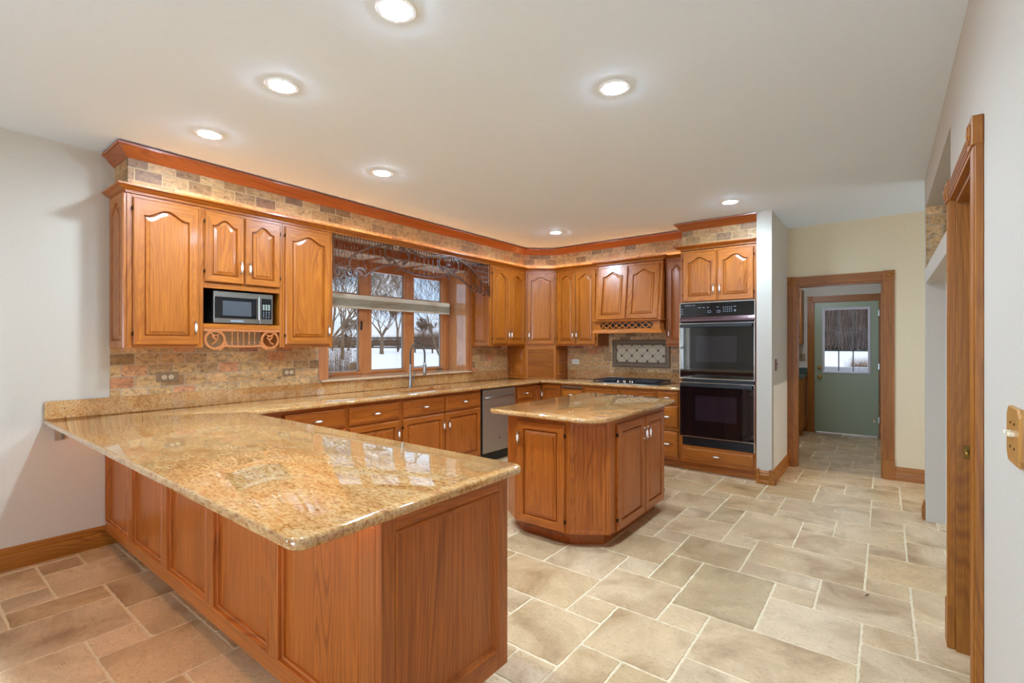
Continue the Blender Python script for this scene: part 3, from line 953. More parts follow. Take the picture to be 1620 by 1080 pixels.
def carcass(cab, w, z0, z1, depth, mat, rails=(), stiles=(), toe=0.0, side=None, mat_h=None, name='carcass'):
    """box with a face frame: end stiles plus extra stiles (x centres) and rails (z centres)"""
    m = MB()
    m.box(0, 0.019, z0, w, depth, z1, 0)
    s = 0.03
    m.box(0, 0, z0, s, 0.0195, z1, 0, 0.0008); m.box(w - s, 0, z0, w, 0.0195, z1, 0, 0.0008)
    for x in stiles: m.box(x - 0.018, 0, z0 + 0.03, x + 0.018, 0.0195, z1 - 0.03, 0, 0.0008)
    m.box(s, 0, z0, w - s, 0.0195, z0 + 0.03, 1, 0.0008); m.box(s, 0, z1 - 0.03, w - s, 0.0195, z1, 1, 0.0008)
    for z in rails: m.box(s, 0, z - 0.015, w - s, 0.0193, z + 0.015, 1, 0.0008)
    o = m.build(name, [mat, mat_h or mat], cab, smooth=0)
    if toe:
        t = MB(); t.box(0.0, 0.075, 0, w, 0.095, z0)
        t.build('toe_kick', [mat_h or mat], cab, smooth=0)
    return o


OV, OH = 'oak_v', 'oak_h'
UP0, UP1 = 1.376, 2.418
FX = 0.33                      # face of the wall cabinets on the window wall
UPL = 'uppers'


def wall_cab(name, label, loc, rz, w, doors, z0=UP0, z1=UP1, depth=0.33, stiles=(), group=None):
    c = empty(name, loc, rz, label, 'cabinet', group)
    carcass(c, w, z0, z1, depth - 0.001, OV, stiles=stiles, mat_h=OH)
    for (u0, u1, hs, hg) in doors:
        add_door(c, u0, z0 + 0.022, u1, z1 - 0.030, [OV, OH], arch=0.052 if (u1 - u0) > 0.33 else 0.046, handle=(hs, 'low'), hinge=hg, fw=0.058 if (u1 - u0) > 0.33 else 0.05)
    return c


# left of the window, window wall faces +x
ca = wall_cab('wall_cabinet', 'single-door honey oak wall cabinet at the far left end above the stone backsplash', (FX, 0.968, 0), R(90), 0.431, [(0.030, 0.418, 'r', 'l')])
# paneled end facing the camera
e = MB()
def endpanel(m, w, h, arch):
    pass
o = door_mesh(0.318, UP1 - UP0, 0.05, 0.05).build('end_panel', [OV, OH], ca, (0.0, 0.32, UP0), (0, 0, R(-90)), 0)
for c_ in (o,): c_.location = (-0.001, 0.324, UP0)

cm = empty('wall_cabinet', (FX, 1.40, 0), R(90), 'short two-door oak wall cabinet above an open shelf holding the microwave', 'cabinet')
m = MB()
W = 0.612
m.box(0, 0.0, 1.52, 0.022, 0.329, UP1, 0, 0.001); m.box(W - 0.022, 0.0, UP0, W, 0.329, UP1, 0, 0.001); m.box(0, 0.0, UP0, 0.022, 0.329, 1.52, 0, 0.001)
m.box(0.022, 0.02, 1.835, W - 0.022, 0.329, UP1, 0)
m.box(0.022, 0, 1.822, W - 0.022, 0.0195, 1.862, 1, 0.001); m.box(0.022, 0, UP1 - 0.03, W - 0.022, 0.0195, UP1, 1); m.box(0.022, 0, 1.862, 0.05, 0.0195, UP1 - 0.03, 0); m.box(W - 0.05, 0, 1.862, W - 0.022, 0.0195, UP1 - 0.03, 0)
m.box(W / 2 - 0.018, 0, 1.862, W / 2 + 0.018, 0.0195, UP1 - 0.03, 0)
m.build('carcass', [OV, OH], cm, smooth=0)
m = MB(); m.box(0.022, 0.0, 1.520, W - 0.022, 0.329, 1.556, 0, 0.002); m.build('shelf', OH, cm, smooth=0)
m = MB(); m.box(0.022, 0.318, 1.556, W - 0.022, 0.329, 1.835, 0); m.build('back_panel', 'black', cm, smooth=0)
add_door(cm, 0.028, 1.868, 0.302, UP1 - 0.030, [OV, OH], arch=0.048, handle=('r', 'low'), hinge='l', fw=0.048)
add_door(cm, 0.312, 1.868, 0.586, UP1 - 0.030, [OV, OH], arch=0.048, handle=('l', 'low'), hinge='r', fw=0.048)

wall_cab('wall_cabinet', 'single-door oak wall cabinet between the microwave shelf and the window', (FX, 2.014, 0), R(90), 0.461, [(0.018, 0.430, 'r', 'l')])
cd = wall_cab('wall_cabinet', 'two-door oak wall cabinet right of the window, beside the corner', (FX, 4.70, 0), R(90), 0.755, [(0.03, 0.362, 'r', 'l'), (0.366, 0.722, 'l', 'r')])
o = door_mesh(0.318, UP1 - UP0, 0.05, 0.05).build('end_panel', [OV, OH], cd, (-0.001, 0.324, UP0), (0, 0, R(-90)), 0)

# diagonal corner cabinet and appliance garage below it
DA = (0.332, 5.458); DB = (0.668, 5.722)
dw = hypot(DB[0] - DA[0], DB[1] - DA[1]); dang = atan2(DB[1] - DA[1], DB[0] - DA[0])
cc = empty('corner_cabinet', (DA[0], DA[1], 0), dang, 'single-door oak wall cabinet set diagonally in the room corner', 'cabinet')
def to_local(px, py, o=DA, a=dang):
    dx, dy = px - o[0], py - o[1]
    return (dx * cos(-a) - dy * sin(-a), dx * sin(-a) + dy * cos(-a))
poly = [(0, 0.0195), (dw, 0.0195), to_local(0.668, 6.04), to_local(0.006, 6.04), to_local(0.006, 5.458)]
m = MB(); m.prism(poly, UP0, UP1)
m.box(0, 0, UP0, 0.028, 0.0196, UP1, 0, 0.001); m.box(dw - 0.028, 0, UP0, dw, 0.0196, UP1, 0, 0.001)
m.box(0.028, 0, UP0, dw - 0.028, 0.0196, UP0 + 0.03, 1); m.box(0.028, 0, UP1 - 0.03, dw - 0.028, 0.0196, UP1, 1)
m.build('carcass', [OV, OH], cc, smooth=0)
add_door(cc, 0.022, UP0 + 0.022, dw - 0.022, UP1 - 0.03, [OV, OH], arch=0.05, handle=('l', 'low'), hinge='r', fw=0.052)

cg = empty('appliance_garage', (DA[0], DA[1], 0.914), dang, 'oak appliance garage with slatted roll-up door on the worktop in the corner', 'cabinet')
m = MB()
m.box(0, 0, 0.002, 0.036, 0.0196, 0.46, 0, 0.001); m.box(dw - 0.036, 0, 0.002, dw, 0.0196, 0.46, 0, 0.001)
m.box(0.036, 0, 0.415, dw - 0.036, 0.0196, 0.46, 1, 0.001); m.box(0.036, 0, 0.002, dw - 0.036, 0.0196, 0.022, 1, 0.001)
m.build('face_frame', [OV, OH], cg, smooth=0)
m = MB()
n = 20
for k in range(n):
    z0 = 0.024 + k * (0.392 / n)
    zz = 0.392 / n
    m.loops([[(0.036, 0.016, z0), (0.036, 0.004, z0 + zz * 0.2), (0.036, 0.004, z0 + zz * 0.8), (0.036, 0.016, z0 + zz)],
             [(dw - 0.036, 0.016, z0), (dw - 0.036, 0.004, z0 + zz * 0.2), (dw - 0.036, 0.004, z0 + zz * 0.8), (dw - 0.036, 0.016, z0 + zz)]])
m.box(0.10, -0.004, 0.028, dw - 0.10, 0.008, 0.038, 0, 0.002)
m.build('tambour_door', OH, cg, smooth=20)
# two paneled sides
def gside(p0, p1, flip):
    a0, a1 = to_local(*p0), to_local(*p1)
    L_ = hypot(a1[0] - a0[0], a1[1] - a0[1]); an = atan2(a1[1] - a0[1], a1[0] - a0[0])
    m = MB(); m.box(0, 0.001, 0.002, L_, 0.016, 0.46, 0)
    for z0 in (0.05, 0.245):
        def rg(i, y): return [(0.05 + i, y, z0 + i), (L_ - 0.05 - i, y, z0 + i), (L_ - 0.05 - i, y, z0 + 0.165 - i), (0.05 + i, y, z0 + 0.165 - i)]
        m.loops([rg(0, 0.0009), rg(0.006, -0.006), rg(0.024, -0.001), rg(0.034, -0.006)], cap0=False)
    m.build('side_panel', [OV], cg, (a0[0], a0[1], 0), (0, 0, an), 30)
gside((0.016, 5.458), DA, False)
gside(DB, (0.668, 6.034), True)

# wall behind the cooktop, faces -y
FY = 5.72
wall_cab('wall_cabinet', 'two-door oak wall cabinet between the corner cabinet and the range hood', (0.672, FY, 0), 0, 0.648, [(0.033, 0.314, 'r', 'l'), (0.322, 0.622, 'l', 'r')])
wall_cab('wall_cabinet', 'narrow oak wall cabinet squeezed between the hood and the ovens', (2.232, FY, 0), 0, 0.274, [(0.022, 0.252, 'l', 'r')])

# ------------------------------------------------------------------ wooden range hood
hd = empty('range_hood', (1.362, 5.66, 0), 0, 'oak range hood with tilted doors and pierced band above the cooktop', 'range hood')
HW = 0.858
m = MB()
m.loops([[(x, 0.0, 2.405), (x, -0.10, 1.69), (x, -0.10, 1.545), (x, 0.385, 1.545), (x, 0.385, 2.405)] for x in (0.0, 0.022)], capmat=0)
m.loops([[(x, 0.0, 2.405), (x, -0.10, 1.69), (x, -0.10, 1.545), (x, 0.385, 1.545), (x, 0.385, 2.405)] for x in (HW - 0.022, HW)], capmat=0)
m.loops([[(x, 0.0, 2.405), (x, -0.10, 1.69), (x, -0.08, 1.69), (x, 0.02, 2.405)] for x in (0.022, HW - 0.022)], capmat=0)
m.box(0.022, 0.0, 2.385, HW - 0.022, 0.385, 2.405); m.box(0.022, -0.04, 1.60, HW - 0.022, 0.385, 1.62)
m.build('hood_body', [OV], hd, smooth=0)
tilt = math.atan2(0.10, 0.715)
for u0, u1 in ((0.032, 0.418), (0.438, 0.826)):
    d = door_mesh(u1 - u0, 0.668, 0.055, 0.056).build('door', [OV, OH], hd, (u0, -0.0975, 1.708), (-tilt, 0, 0), 0)
m = MB(); m.sweep([(0.0, 0.05), (0.0, -0.105), (HW, -0.105), (HW, 0.05)], [(0.0, 1.680), (0.030, 1.686), (0.034, 1.690), (0.034, 1.700), (0.0, 1.704)])
m.build('ledge', OH, hd)
m = MB(); m.sweep([(0.0, 0.05), (0.0, -0.105), (HW, -0.105), (HW, 0.05)], [(0.0, 1.535), (0.036, 1.535), (0.036, 1.546), (0.026, 1.556), (0.012, 1.575), (0.0, 1.585)])
m.build('base_moulding', OH, hd)
m = MB()
zc, hh = 1.632, 0.038
m.box(0.0, -0.112, 1.582, HW, -0.100, zc - hh); m.box(0.0, -0.112, zc + hh, HW, -0.100, 1.684)
m.box(0.0, -0.112, zc - hh, 0.085, -0.100, zc + hh); m.box(HW - 0.085, -0.112, zc - hh, HW, -0.100, zc + hh)
step = (HW - 0.17) / 4
for k in range(4):
    x0 = 0.085 + k * step
    for s in (1, -1):
        m.band([(x0 - 0.0, zc - s * hh), (x0 + step * 0.5, zc + s * hh * 0.95)], 0.012, -0.112, -0.100)
        m.band([(x0 + step * 0.5, zc - s * hh * 0.95), (x0 + step, zc + s * hh)], 0.012, -0.112, -0.100)
    ring = [(x0 + step * 0.5 + 0.040 * cos(t), zc + 0.024 * sin(t)) for t in (2 * pi * q / 20 for q in range(20))]
    m.band(ring, 0.010, -0.112, -0.100, closed=True)
m.build('pierced_band', OH, hd, smooth=0)
m = MB(); m.box(0.022, -0.085, 1.60, HW - 0.022, -0.08, 1.68); m.build('liner', 'black', hd, smooth=0)

# ------------------------------------------------------------------ oven cabinet, tall
oc = empty('oven_cabinet', (2.508, 5.42, 0), 0, 'tall oak cabinet housing the black double ovens beside the wall end', 'cabinet')
OW = 0.776
m = MB()
m.box(0, 0, 0.10, 0.022, 0.629, 2.43, 0, 0.001); m.box(OW - 0.022, 0, 0.10, OW, 0.629, 2.43, 0, 0.001)
m.box(0.022, 0.0, 1.858, OW - 0.022, 0.629, 2.43, 0); m.box(0.022, 0.0, 0.10, OW - 0.022, 0.629, 0.285, 1)
m.box(0.022, 0.60, 0.285, OW - 0.022, 0.629, 1.858, 0)
m.build('carcass', [OV, OH], oc, smooth=0)
m = MB(); m.box(0.0, 0.075, 0.0, OW, 0.10, 0.10); m.build('toe_kick', OH, oc, smooth=0)
add_door(oc, 0.030, 1.868, 0.384, 2.405, [OV, OH], arch=0.052, handle=('r', 'low'), hinge='l', fw=0.055)
add_door(oc, 0.396, 1.868, 0.745, 2.405, [OV, OH], arch=0.052, handle=('l', 'low'), hinge='r', fw=0.055)
add_drawer(oc, 0.030, 0.130, 0.742, 0.268, OH)

ov = empty('double_oven', (2.508, 5.42, 0), 0, 'black glass double wall oven with steel edges built into the tall oak cabinet', 'oven')
x0, x1 = 0.004, 0.760
m = MB(); m.box(0.024, -0.004, 0.288, 0.748, 0.55, 1.855, 0, 0.002)
m.build('oven_body', 'black', ov, smooth=0)
m = MB(); m.box(x0, -0.030, 1.700, x1, -0.001, 1.856, 0, 0.003); m.box(x0 - 0.002, -0.033, 1.848, x1 + 0.002, -0.001, 1.857, 1, 0.001); m.box(x0 - 0.003, -0.033, 1.630, x0 + 0.004, -0.001, 1.857, 1); m.box(x1 - 0.004, -0.033, 1.630, x1 + 0.003, -0.001, 1.857, 1)
m.loops([[(x0, -0.030, 1.700), (x0, -0.045, 1.672), (x0, -0.045, 1.652), (x0, -0.030, 1.640)], [(x1, -0.030, 1.700), (x1, -0.045, 1.672), (x1, -0.045, 1.652), (x1, -0.030, 1.640)]], mats=lambda k, i: 2, capmat=2)
cp = m.build('control_panel', ['black_glass', 'chrome', plain('mauve_steel_trim', srgb(120, 96, 100), 0.2, 0.9)], ov, smooth=0)
m = MB(); m.box(0.045, -0.0312, 1.712, 0.19, -0.0300, 1.815); m.build('display', plain('dark_display', (0.012, 0.011, 0.011, 1), 0.15), cp, smooth=0)
m = MB()
for r_ in range(3):
    for c_ in range(5): m.box(0.455 + c_ * 0.020, -0.0308, 1.745 + r_ * 0.022, 0.463 + c_ * 0.020, -0.0300, 1.752 + r_ * 0.022)
m.build('keypad', 'grey_mark', cp, smooth=0)
for cx in (0.30, 0.395):
    m = MB(); m.loops([[(cx + i, y, 1.738 + i), (cx + 0.03 - i, y, 1.738 + i), (cx + 0.03 - i, y, 1.763 - i), (cx + i, y, 1.763 - i)] for i, y in ((0.0, -0.0300), (0.0, -0.0308), (0.003, -0.0308), (0.003, -0.0300))], cap0=False, cap1=False)
    m.build('touch_button', 'grey_mark', cp, smooth=0)
for x0_, z0_, x1_, z1_ in [(c_, 1.795, c_ + 0.022, 1.799) for c_ in (0.20, 0.245, 0.29, 0.39, 0.56)] + [(0.014, 1.730 + k * 0.026, 0.034, 1.736 + k * 0.026) for k in range(3)] + [(0.055, 1.823, 0.135, 1.827), (0.145, 1.823, 0.165, 1.827)]:
    m = MB(); m.box(x0_, -0.0312, z0_, x1_, -0.0300, z1_); m.build('touch_mark', 'grey_mark', cp, smooth=0)
m = MB(); m.box(0.56, -0.0308, 1.752, 0.585, -0.0300, 1.756); m.box(0.569, -0.0309, 1.742, 0.575, -0.0300, 1.766); m.build('touch_mark', 'grey_mark', cp, smooth=0)
def oven_door(z0, z1):
    m = MB(); m.box(x0, -0.040, z0, x1 - 0.006, -0.006, z1, 0, 0.004)
    m.box(x0 - 0.003, -0.043, z1 - 0.006, x1, -0.006, z1 + 0.001, 1, 0.001); m.box(x0 - 0.003, -0.043, z0 - 0.005, x1, -0.006, z0 + 0.003, 1, 0.001)
    m.box(x0 - 0.004, -0.042, z0, x0 + 0.003, -0.006, z1, 1); m.box(x1 - 0.007, -0.042, z0, x1, -0.006, z1, 1)
    d = m.build('oven_door', ['black_glass', 'chrome'], ov, smooth=0)
    hb = MB(); hb.box(x0 + 0.01, -0.078, z1 - 0.045, x1 - 0.016, -0.064, z1 - 0.012, 0, 0.004)
    for hx in (x0 + 0.03, x1 - 0.05): hb.box(hx, -0.066, z1 - 0.042, hx + 0.02, -0.038, z1 - 0.016, 0, 0.002)
    hb.build('handle', 'black', d, smooth=0)
    wn_ = MB(); wn_.box(x0 + 0.17, -0.0412, z0 + 0.18, x1 - 0.17, -0.0400, z1 - 0.14); wn_.build('window', plain('oven_window', (0.012, 0.010, 0.016, 1), 0.04, coat=1.0), d, smooth=0)
    return d
oven_door(1.030, 1.628)
oven_door(0.392, 0.985)
m = MB()
for k in range(4): m.box(x0 + 0.02, -0.034, 0.988 + k * 0.010, x1 - 0.02, -0.006, 0.994 + k * 0.010)
m.box(x0 + 0.02, -0.022, 0.986, x1 - 0.02, -0.006, 1.026); m.build('upper_vent', 'black', ov, smooth=0)
m = MB()
m.box(x0 + 0.02, -0.012, 0.290, x1 - 0.02, -0.004, 0.386, 0, 0.001)
for k in range(5): m.box(x0 + 0.03, -0.020, 0.305 + k * 0.014, x1 - 0.03, -0.010, 0.311 + k * 0.014)
m.box(x1 - 0.014, -0.018, 0.288, x1 + 0.002, -0.004, 0.388, 1)
m.build('lower_vent', ['black', 'chrome'], ov, smooth=0)

# ------------------------------------------------------------------ base cabinets
BV, BH = 'base_v', 'base_h'
BT = 0.881
def base_cab(label, loc, rz, w, depth=0.60, stiles=(), rails=(), mv=BV, mh=BH, group=None):
    c = empty('base_cabinet', loc, rz, label, 'cabinet', group)
    carcass(c, w, 0.10, BT, depth, mv, rails=rails, stiles=stiles, toe=0.1, mat_h=mh)
    return c
BX = 0.61
DR0, DR1, DO0, DO1 = 0.688, 0.848, 0.128, 0.668
b1 = base_cab('oak base cabinet of one drawer over one door nearest the peninsula', (BX, 1.60, 0), R(90), 0.835, rails=(0.678,))
add_drawer(b1, 0.285, DR0, 0.818, DR1, BH); add_door(b1, 0.285, DO0, 0.818, DO1, [BV, BH], handle=('r', 'high'), hinge='l')
b2 = base_cab('oak base cabinet of one drawer over one door, left of the sink', (BX, 2.436, 0), R(90), 0.590, rails=(0.678,))
add_drawer(b2, 0.018, DR0, 0.566, DR1, BH); add_door(b2, 0.018, DO0, 0.566, DO1, [BV, BH], handle=('r', 'high'), hinge='l')
b3 = base_cab('oak sink base cabinet with two false drawers over two doors', (BX, 3.027, 0), R(90), 1.168, rails=(0.678,), stiles=(0.584,))
for u0, u1, hs, hg in ((0.022, 0.570, 'r', 'l'), (0.598, 1.146, 'l', 'r')):
    add_drawer(b3, u0, DR0, u1, DR1, BH); add_door(b3, u0, DO0, u1, DO1, [BV, BH], handle=(hs, 'high'), hinge=hg)
b4 = base_cab('narrow oak base cabinet with drawers right of the dishwasher', (BX, 4.845, 0), R(90), 0.405, rails=(0.678, 0.40))
add_drawer(b4, 0.035, DR0, 0.372, DR1, BH); add_drawer(b4, 0.035, 0.415, 0.372, 0.665, BH); add_drawer(b4, 0.035, 0.128, 0.372, 0.395, BH)
# corner unit with a folding door at the inner corner
b5 = empty('base_cabinet', (0.0, 5.25, 0), 0, 'oak corner base cabinet with folding door at the inner corner of the worktop', 'cabinet')
m = MB(); m.prism([(0.01, 0.002), (0.592, 0.002), (0.592, 0.21), (0.93, 0.21), (0.93, 0.79), (0.01, 0.79)], 0.10, BT)
m.build('carcass', [BV, BH], b5, smooth=0)
m = MB(); m.prism([(0.50, 0.002), (0.535, 0.002), (0.535, 0.265), (0.93, 0.265), (0.93, 0.30), (0.50, 0.30)], 0.0, 0.10); m.build('toe_kick', BH, b5, smooth=0)
d = door_mesh(0.168, 0.73, 0, 0.035).build('door', [BV, BH], b5, (0.592, 0.018, 0.122), (0, 0, R(90)), 0)
d = door_mesh(0.292, 0.73, 0, 0.045).build('door', [BV, BH], b5, (0.616, 0.209, 0.122), (0, 0, 0), 0)
add_handle(d, 0.022, 0.60)
LBV, LBH = 'oak_v', 'oak_h'
BYF = 5.44
b6 = base_cab('oak base cabinet with pull-out board over a drawer, between the corner and the cooktop', (0.932, BYF, 0), 0, 0.342, rails=(0.655, 0.40), mv=LBV, mh=LBH)
add_drawer(b6, 0.020, 0.675, 0.320, 0.815, LBH); add_drawer(b6, 0.020, 0.410, 0.320, 0.645, LBH); add_drawer(b6, 0.020, 0.128, 0.320, 0.385, LBH)
m = MB(); m.box(0.024, -0.022, 0.832, 0.316, 0.30, 0.852, 0, 0.002); m.box(0.018, -0.026, 0.834, 0.322, -0.0215, 0.851, 1, 0.001); m.build('pull_out_board', [LBH, 'nickel'], b6, smooth=0)
b7 = base_cab('oak base cabinet with two false fronts under the cooktop', (1.275, BYF, 0), 0, 0.945, rails=(0.678,), stiles=(0.4875,), mv=LBV, mh=LBH)
for u0, u1, hs, hg in ((0.024, 0.468, 'r', 'l'), (0.508, 0.925, 'l', 'r')):
    add_drawer(b7, u0, DR0, u1, DR1, LBH, handle=False); add_door(b7, u0, DO0, u1, DO1, [LBV, LBH], handle=(hs, 'high'), hinge=hg)
b8 = base_cab('oak base cabinet with a stack of three drawers left of the ovens', (2.221, BYF, 0), 0, 0.286, rails=(0.708, 0.435), mv=LBV, mh=LBH)
add_drawer(b8, 0.018, 0.722, 0.250, 0.860, LBH); add_drawer(b8, 0.018, 0.455, 0.250, 0.698, LBH); add_drawer(b8, 0.018, 0.125, 0.250, 0.415, LBH)

# ------------------------------------------------------------------ peninsula cabinet
pc = empty('peninsula_cabinet', (0.0, 0.926, 0), 0, 'long oak peninsula cabinet with framed panels under the foreground granite counter', 'cabinet')
PW = 3.075
m = MB(); m.box(0.004, 0.024, 0.10, PW - 0.02, 0.625, BT, 0); m.build('carcass', [BV], pc, smooth=0)
m = MB(); m.box(0.004, 0.075, 0, PW - 0.075, 0.095, 0.0995); m.box(PW - 0.095, 0.095, 0, PW - 0.075, 0.57, 0.0995); m.build('toe_kick', BH, pc, smooth=0)
m = MB(); m.box(0.004, 0, 0.0995, PW - 0.0205, 0.0235, 0.170, 0, 0.002); m.box(0.004, 0, BT - 0.05, PW - 0.0205, 0.0235, BT, 0, 0.001)
m.build('rail', BH, pc, smooth=0)
def stile(x0, x1):
    m = MB(); m.box(x0, -0.0005, 0.170, x1, 0.0235, BT - 0.05, 0, 0.001); return m.build('stile', BV, pc, smooth=0)
def flat_panel(x0, x1, z0, z1):
    """recessed flat panel inside a small ogee moulding"""
    def rg(i, y): return [(x0 + i, y, z0 + i), (x1 - i, y, z0 + i), (x1 - i, y, z1 - i), (x0 + i, y, z1 - i)]
    m = MB(); m.loops([rg(0, 0.023), rg(0, 0.0), rg(0.004, -0.004), rg(0.010, -0.003), rg(0.013, 0.010), rg(0.020, 0.013), rg(0.022, 0.0225)], mats=lambda k, i: 1 if i in (0, 2) else 0, cap0=False)
    return m.build('panel', [BV, BH], pc, smooth=0)
xs = [0.012, 0.61, 1.22, 1.83, 2.44, 3.045]
for k in range(5):
    flat_panel(xs[k] + (0 if k else 0), xs[k + 1] - 0.075, 0.170, BT - 0.05)
    stile(xs[k + 1] - 0.075, xs[k + 1] if k < 4 else PW - 0.0205)
stile(0.004, 0.012)
# end facing the kitchen aisle (+x)
pe = empty('end_frame', (PW, 0.0, 0), R(90)); pe.parent = pc
bpy.data.objects.remove(pe)
def endring(i, x): return [(x, 0.055 + i, 0.175 + i), (x, 0.570 - i, 0.175 + i), (x, 0.570 - i, 0.815 - i), (x, 0.055 + i, 0.815 - i)]
m = MB()
m.box(PW - 0.02, 0.0, 0.10, PW + 0.012, 0.055, BT, 0, 0.0015); m.box(PW - 0.02, 0.570, 0.10, PW + 0.012, 0.627, BT, 0, 0.0015)
m.box(PW - 0.02, 0.055, 0.10, PW + 0.012, 0.570, 0.175, 1, 0.0015); m.box(PW - 0.02, 0.055, 0.815, PW + 0.012, 0.570, BT, 1, 0.0015)
m.loops([endring(0, PW + 0.012), endring(0.005, PW + 0.016), endring(0.012, PW + 0.010), endring(0.024, PW - 0.004)], mats=lambda k, i: 0, cap0=False)
m.build('end_panel', [BV, 'base_y'], pc, smooth=0)
m = MB(); m.box(0.02, 0.605, 0.10, PW - 0.02, 0.624, BT); m.build('kitchen_side', BV, pc, smooth=0)

# ------------------------------------------------------------------ island
ic = empty('island_cabinet', (1.965, 2.857, 0), 0, 'freestanding oak island cabinet with clipped corners in the middle of the kitchen', 'cabinet')
IX, IY = 0.865, 1.27
ipoly = [(0.165, 0.0), (0.640, 0.0), (IX, 0.160), (IX, IY - 0.10), (IX - 0.16, IY), (0.16, IY), (0.0, IY - 0.10), (0.0, 0.125)]
m = MB(); m.prism(ipoly, 0.10, BT); m.build('carcass', [BV], ic, smooth=0)
m = MB(); kp = [(0.19, 0.075), (0.605, 0.075), (IX - 0.075, 0.205), (IX - 0.075, IY - 0.13), (IX - 0.19, IY - 0.075), (0.19, IY - 0.075), (0.075, IY - 0.13), (0.075, 0.155)]
m.prism(kp, 0.0, 0.10); m.build('toe_kick', BH, ic, smooth=0)
d = add_door(ic, 0.197, 0.103, 0.602, 0.845, [BV, BH], fw=0.055, handle=('l', 'high'), hinge='r')
for sx0, sx1 in ((0.165, 0.197), (0.602, 0.640)):
    m = MB(); m.box(sx0, -0.001, 0.10, sx1, 0.004, BT, 0); m.build('corner_stile', BV, ic, smooth=0)
# right side doors (+x)
for y0, y1, hs, hg in ((0.245, 0.717, 'r', 'l'), (0.735, 1.125, 'l', 'r')):
    w, h = y1 - y0, 0.742
    d = door_mesh(w, h, 0, 0.055).build('door', [BV, BH], ic, (IX + 0.0005, y0, 0.103), (0, 0, R(90)), 0)
    add_handle(d, w - 0.026 if hs == 'r' else 0.026, h - 0.125)
    for hz in (0.075, h - 0.075): add_hinge(d, -0.003 if hg == 'l' else w + 0.003, hz)
# fluted clipped corner
cl = hypot(IX - 0.640, 0.160); ca_ = atan2(0.160, IX - 0.640)
m = MB()
m.box(0.0, -0.004, 0.10, 0.030, 0.001, BT, 0, 0.001); m.box(cl - 0.030, -0.004, 0.10, cl, 0.001, BT, 0, 0.001)
m.box(0.030, -0.003, 0.10, cl - 0.030, 0.001, 0.125, 0, 0.001)
n = 7; ww = (cl - 0.060) / n
for k in range(n):
    a = 0.030 + k * ww
    m.loops([[(a + ww * t, -0.0028 * sqrt(max(0, 1 - (2 * t - 1) ** 4)), z) for t in (0, .12, .3, .5, .7, .88, 1)] + [(a + ww, 0.001, z), (a, 0.001, z)] for z in (0.125, 0.845)], capmat=0)
m.build('beaded_panel', [BV], ic, (0.640, 0.0, 0), (0, 0, ca_), 30)

# ------------------------------------------------------------------ dishwasher
dwr = empty('dishwasher', (BX, 4.200, 0), R(90), 'stainless steel dishwasher under the worktop right of the sink', 'dishwasher')
DWW = 0.640
M['dw_steel'] = plain('warm_brushed_steel', srgb(172, 160, 144), 0.42, 0.75, noise=0.04, nscale=140)
m = MB(); m.box(0.004, 0.0, 0.11, DWW - 0.004, 0.57, 0.874, 0); m.build('tub', 'black', dwr, smooth=0)
m = MB(); m.box(0.016, -0.024, 0.125, DWW - 0.016, -0.001, 0.868, 0, 0.004)
dd = m.build('door', 'dw_steel', dwr, smooth=0)
m = MB(); pts = [(0.045, -0.024, 0.775), (0.05, -0.052, 0.775), (0.10, -0.060, 0.778), (DWW / 2, -0.062, 0.780), (DWW - 0.10, -0.060, 0.778), (DWW - 0.05, -0.052, 0.775), (DWW - 0.045, -0.024, 0.775)]
m.tube(pts, [0.010, 0.011, 0.013, 0.013, 0.013, 0.011, 0.010], 10); m.build('handle', 'nickel', dd, smooth=50)
m = MB()
m.box(0.305, -0.0255, 0.262, 0.312, -0.0238, 0.285); m.box(0.316, -0.0255, 0.272, 0.335, -0.0238, 0.277); m.box(0.300, -0.0255, 0.278, 0.318, -0.0238, 0.282)
m.build('badge', 'black', dd, smooth=0)
m = MB(); m.box(0.004, 0.035, 0.005, DWW - 0.004, 0.06, 0.115, 0, 0.002); m.build('kick_plate', 'black', dwr, smooth=0)


# ------------------------------------------------------------------ granite worktops
def round_poly(pts, n=7):
    """pts: (x, y, r) -> polygon with filleted corners"""
    out = []
    N = len(pts)
    for i in range(N):
        p = Vector(pts[i][:2]); r = pts[i][2]
        if r <= 0: out.append(tuple(p)); continue
        a = (Vector(pts[i - 1][:2]) - p).normalized(); c = (Vector(pts[(i + 1) % N][:2]) - p).normalized()
        ang = a.angle(c)
        d = r / math.tan(ang / 2)
        cen = p + (a + c).normalized() * (r / sin(ang / 2))
        s, e = p + a * d - cen, p + c * d - cen
        a0, a1 = atan2(s.y, s.x), atan2(e.y, e.x)
        da = (a1 - a0 + pi) % (2 * pi) - pi
        for k in range(n + 1):
            t = a0 + da * k / n
            out.append((cen.x + r * cos(t), cen.y + r * sin(t)))
    return out


def inset(poly, d):
    N = len(poly); out = []
    for i in range(N):
        p0, p1, p2 = Vector(poly[i - 1]), Vector(poly[i]), Vector(poly[(i + 1) % N])
        d0, d1 = (p1 - p0).normalized(), (p2 - p1).normalized()
        n0, n1 = Vector((-d0.y, d0.x)), Vector((-d1.y, d1.x))
        mm = n0 + n1; mm = mm / max(mm.dot(n0), 0.3)
        out.append((p1.x + mm.x * d, p1.y + mm.y * d))
    return out


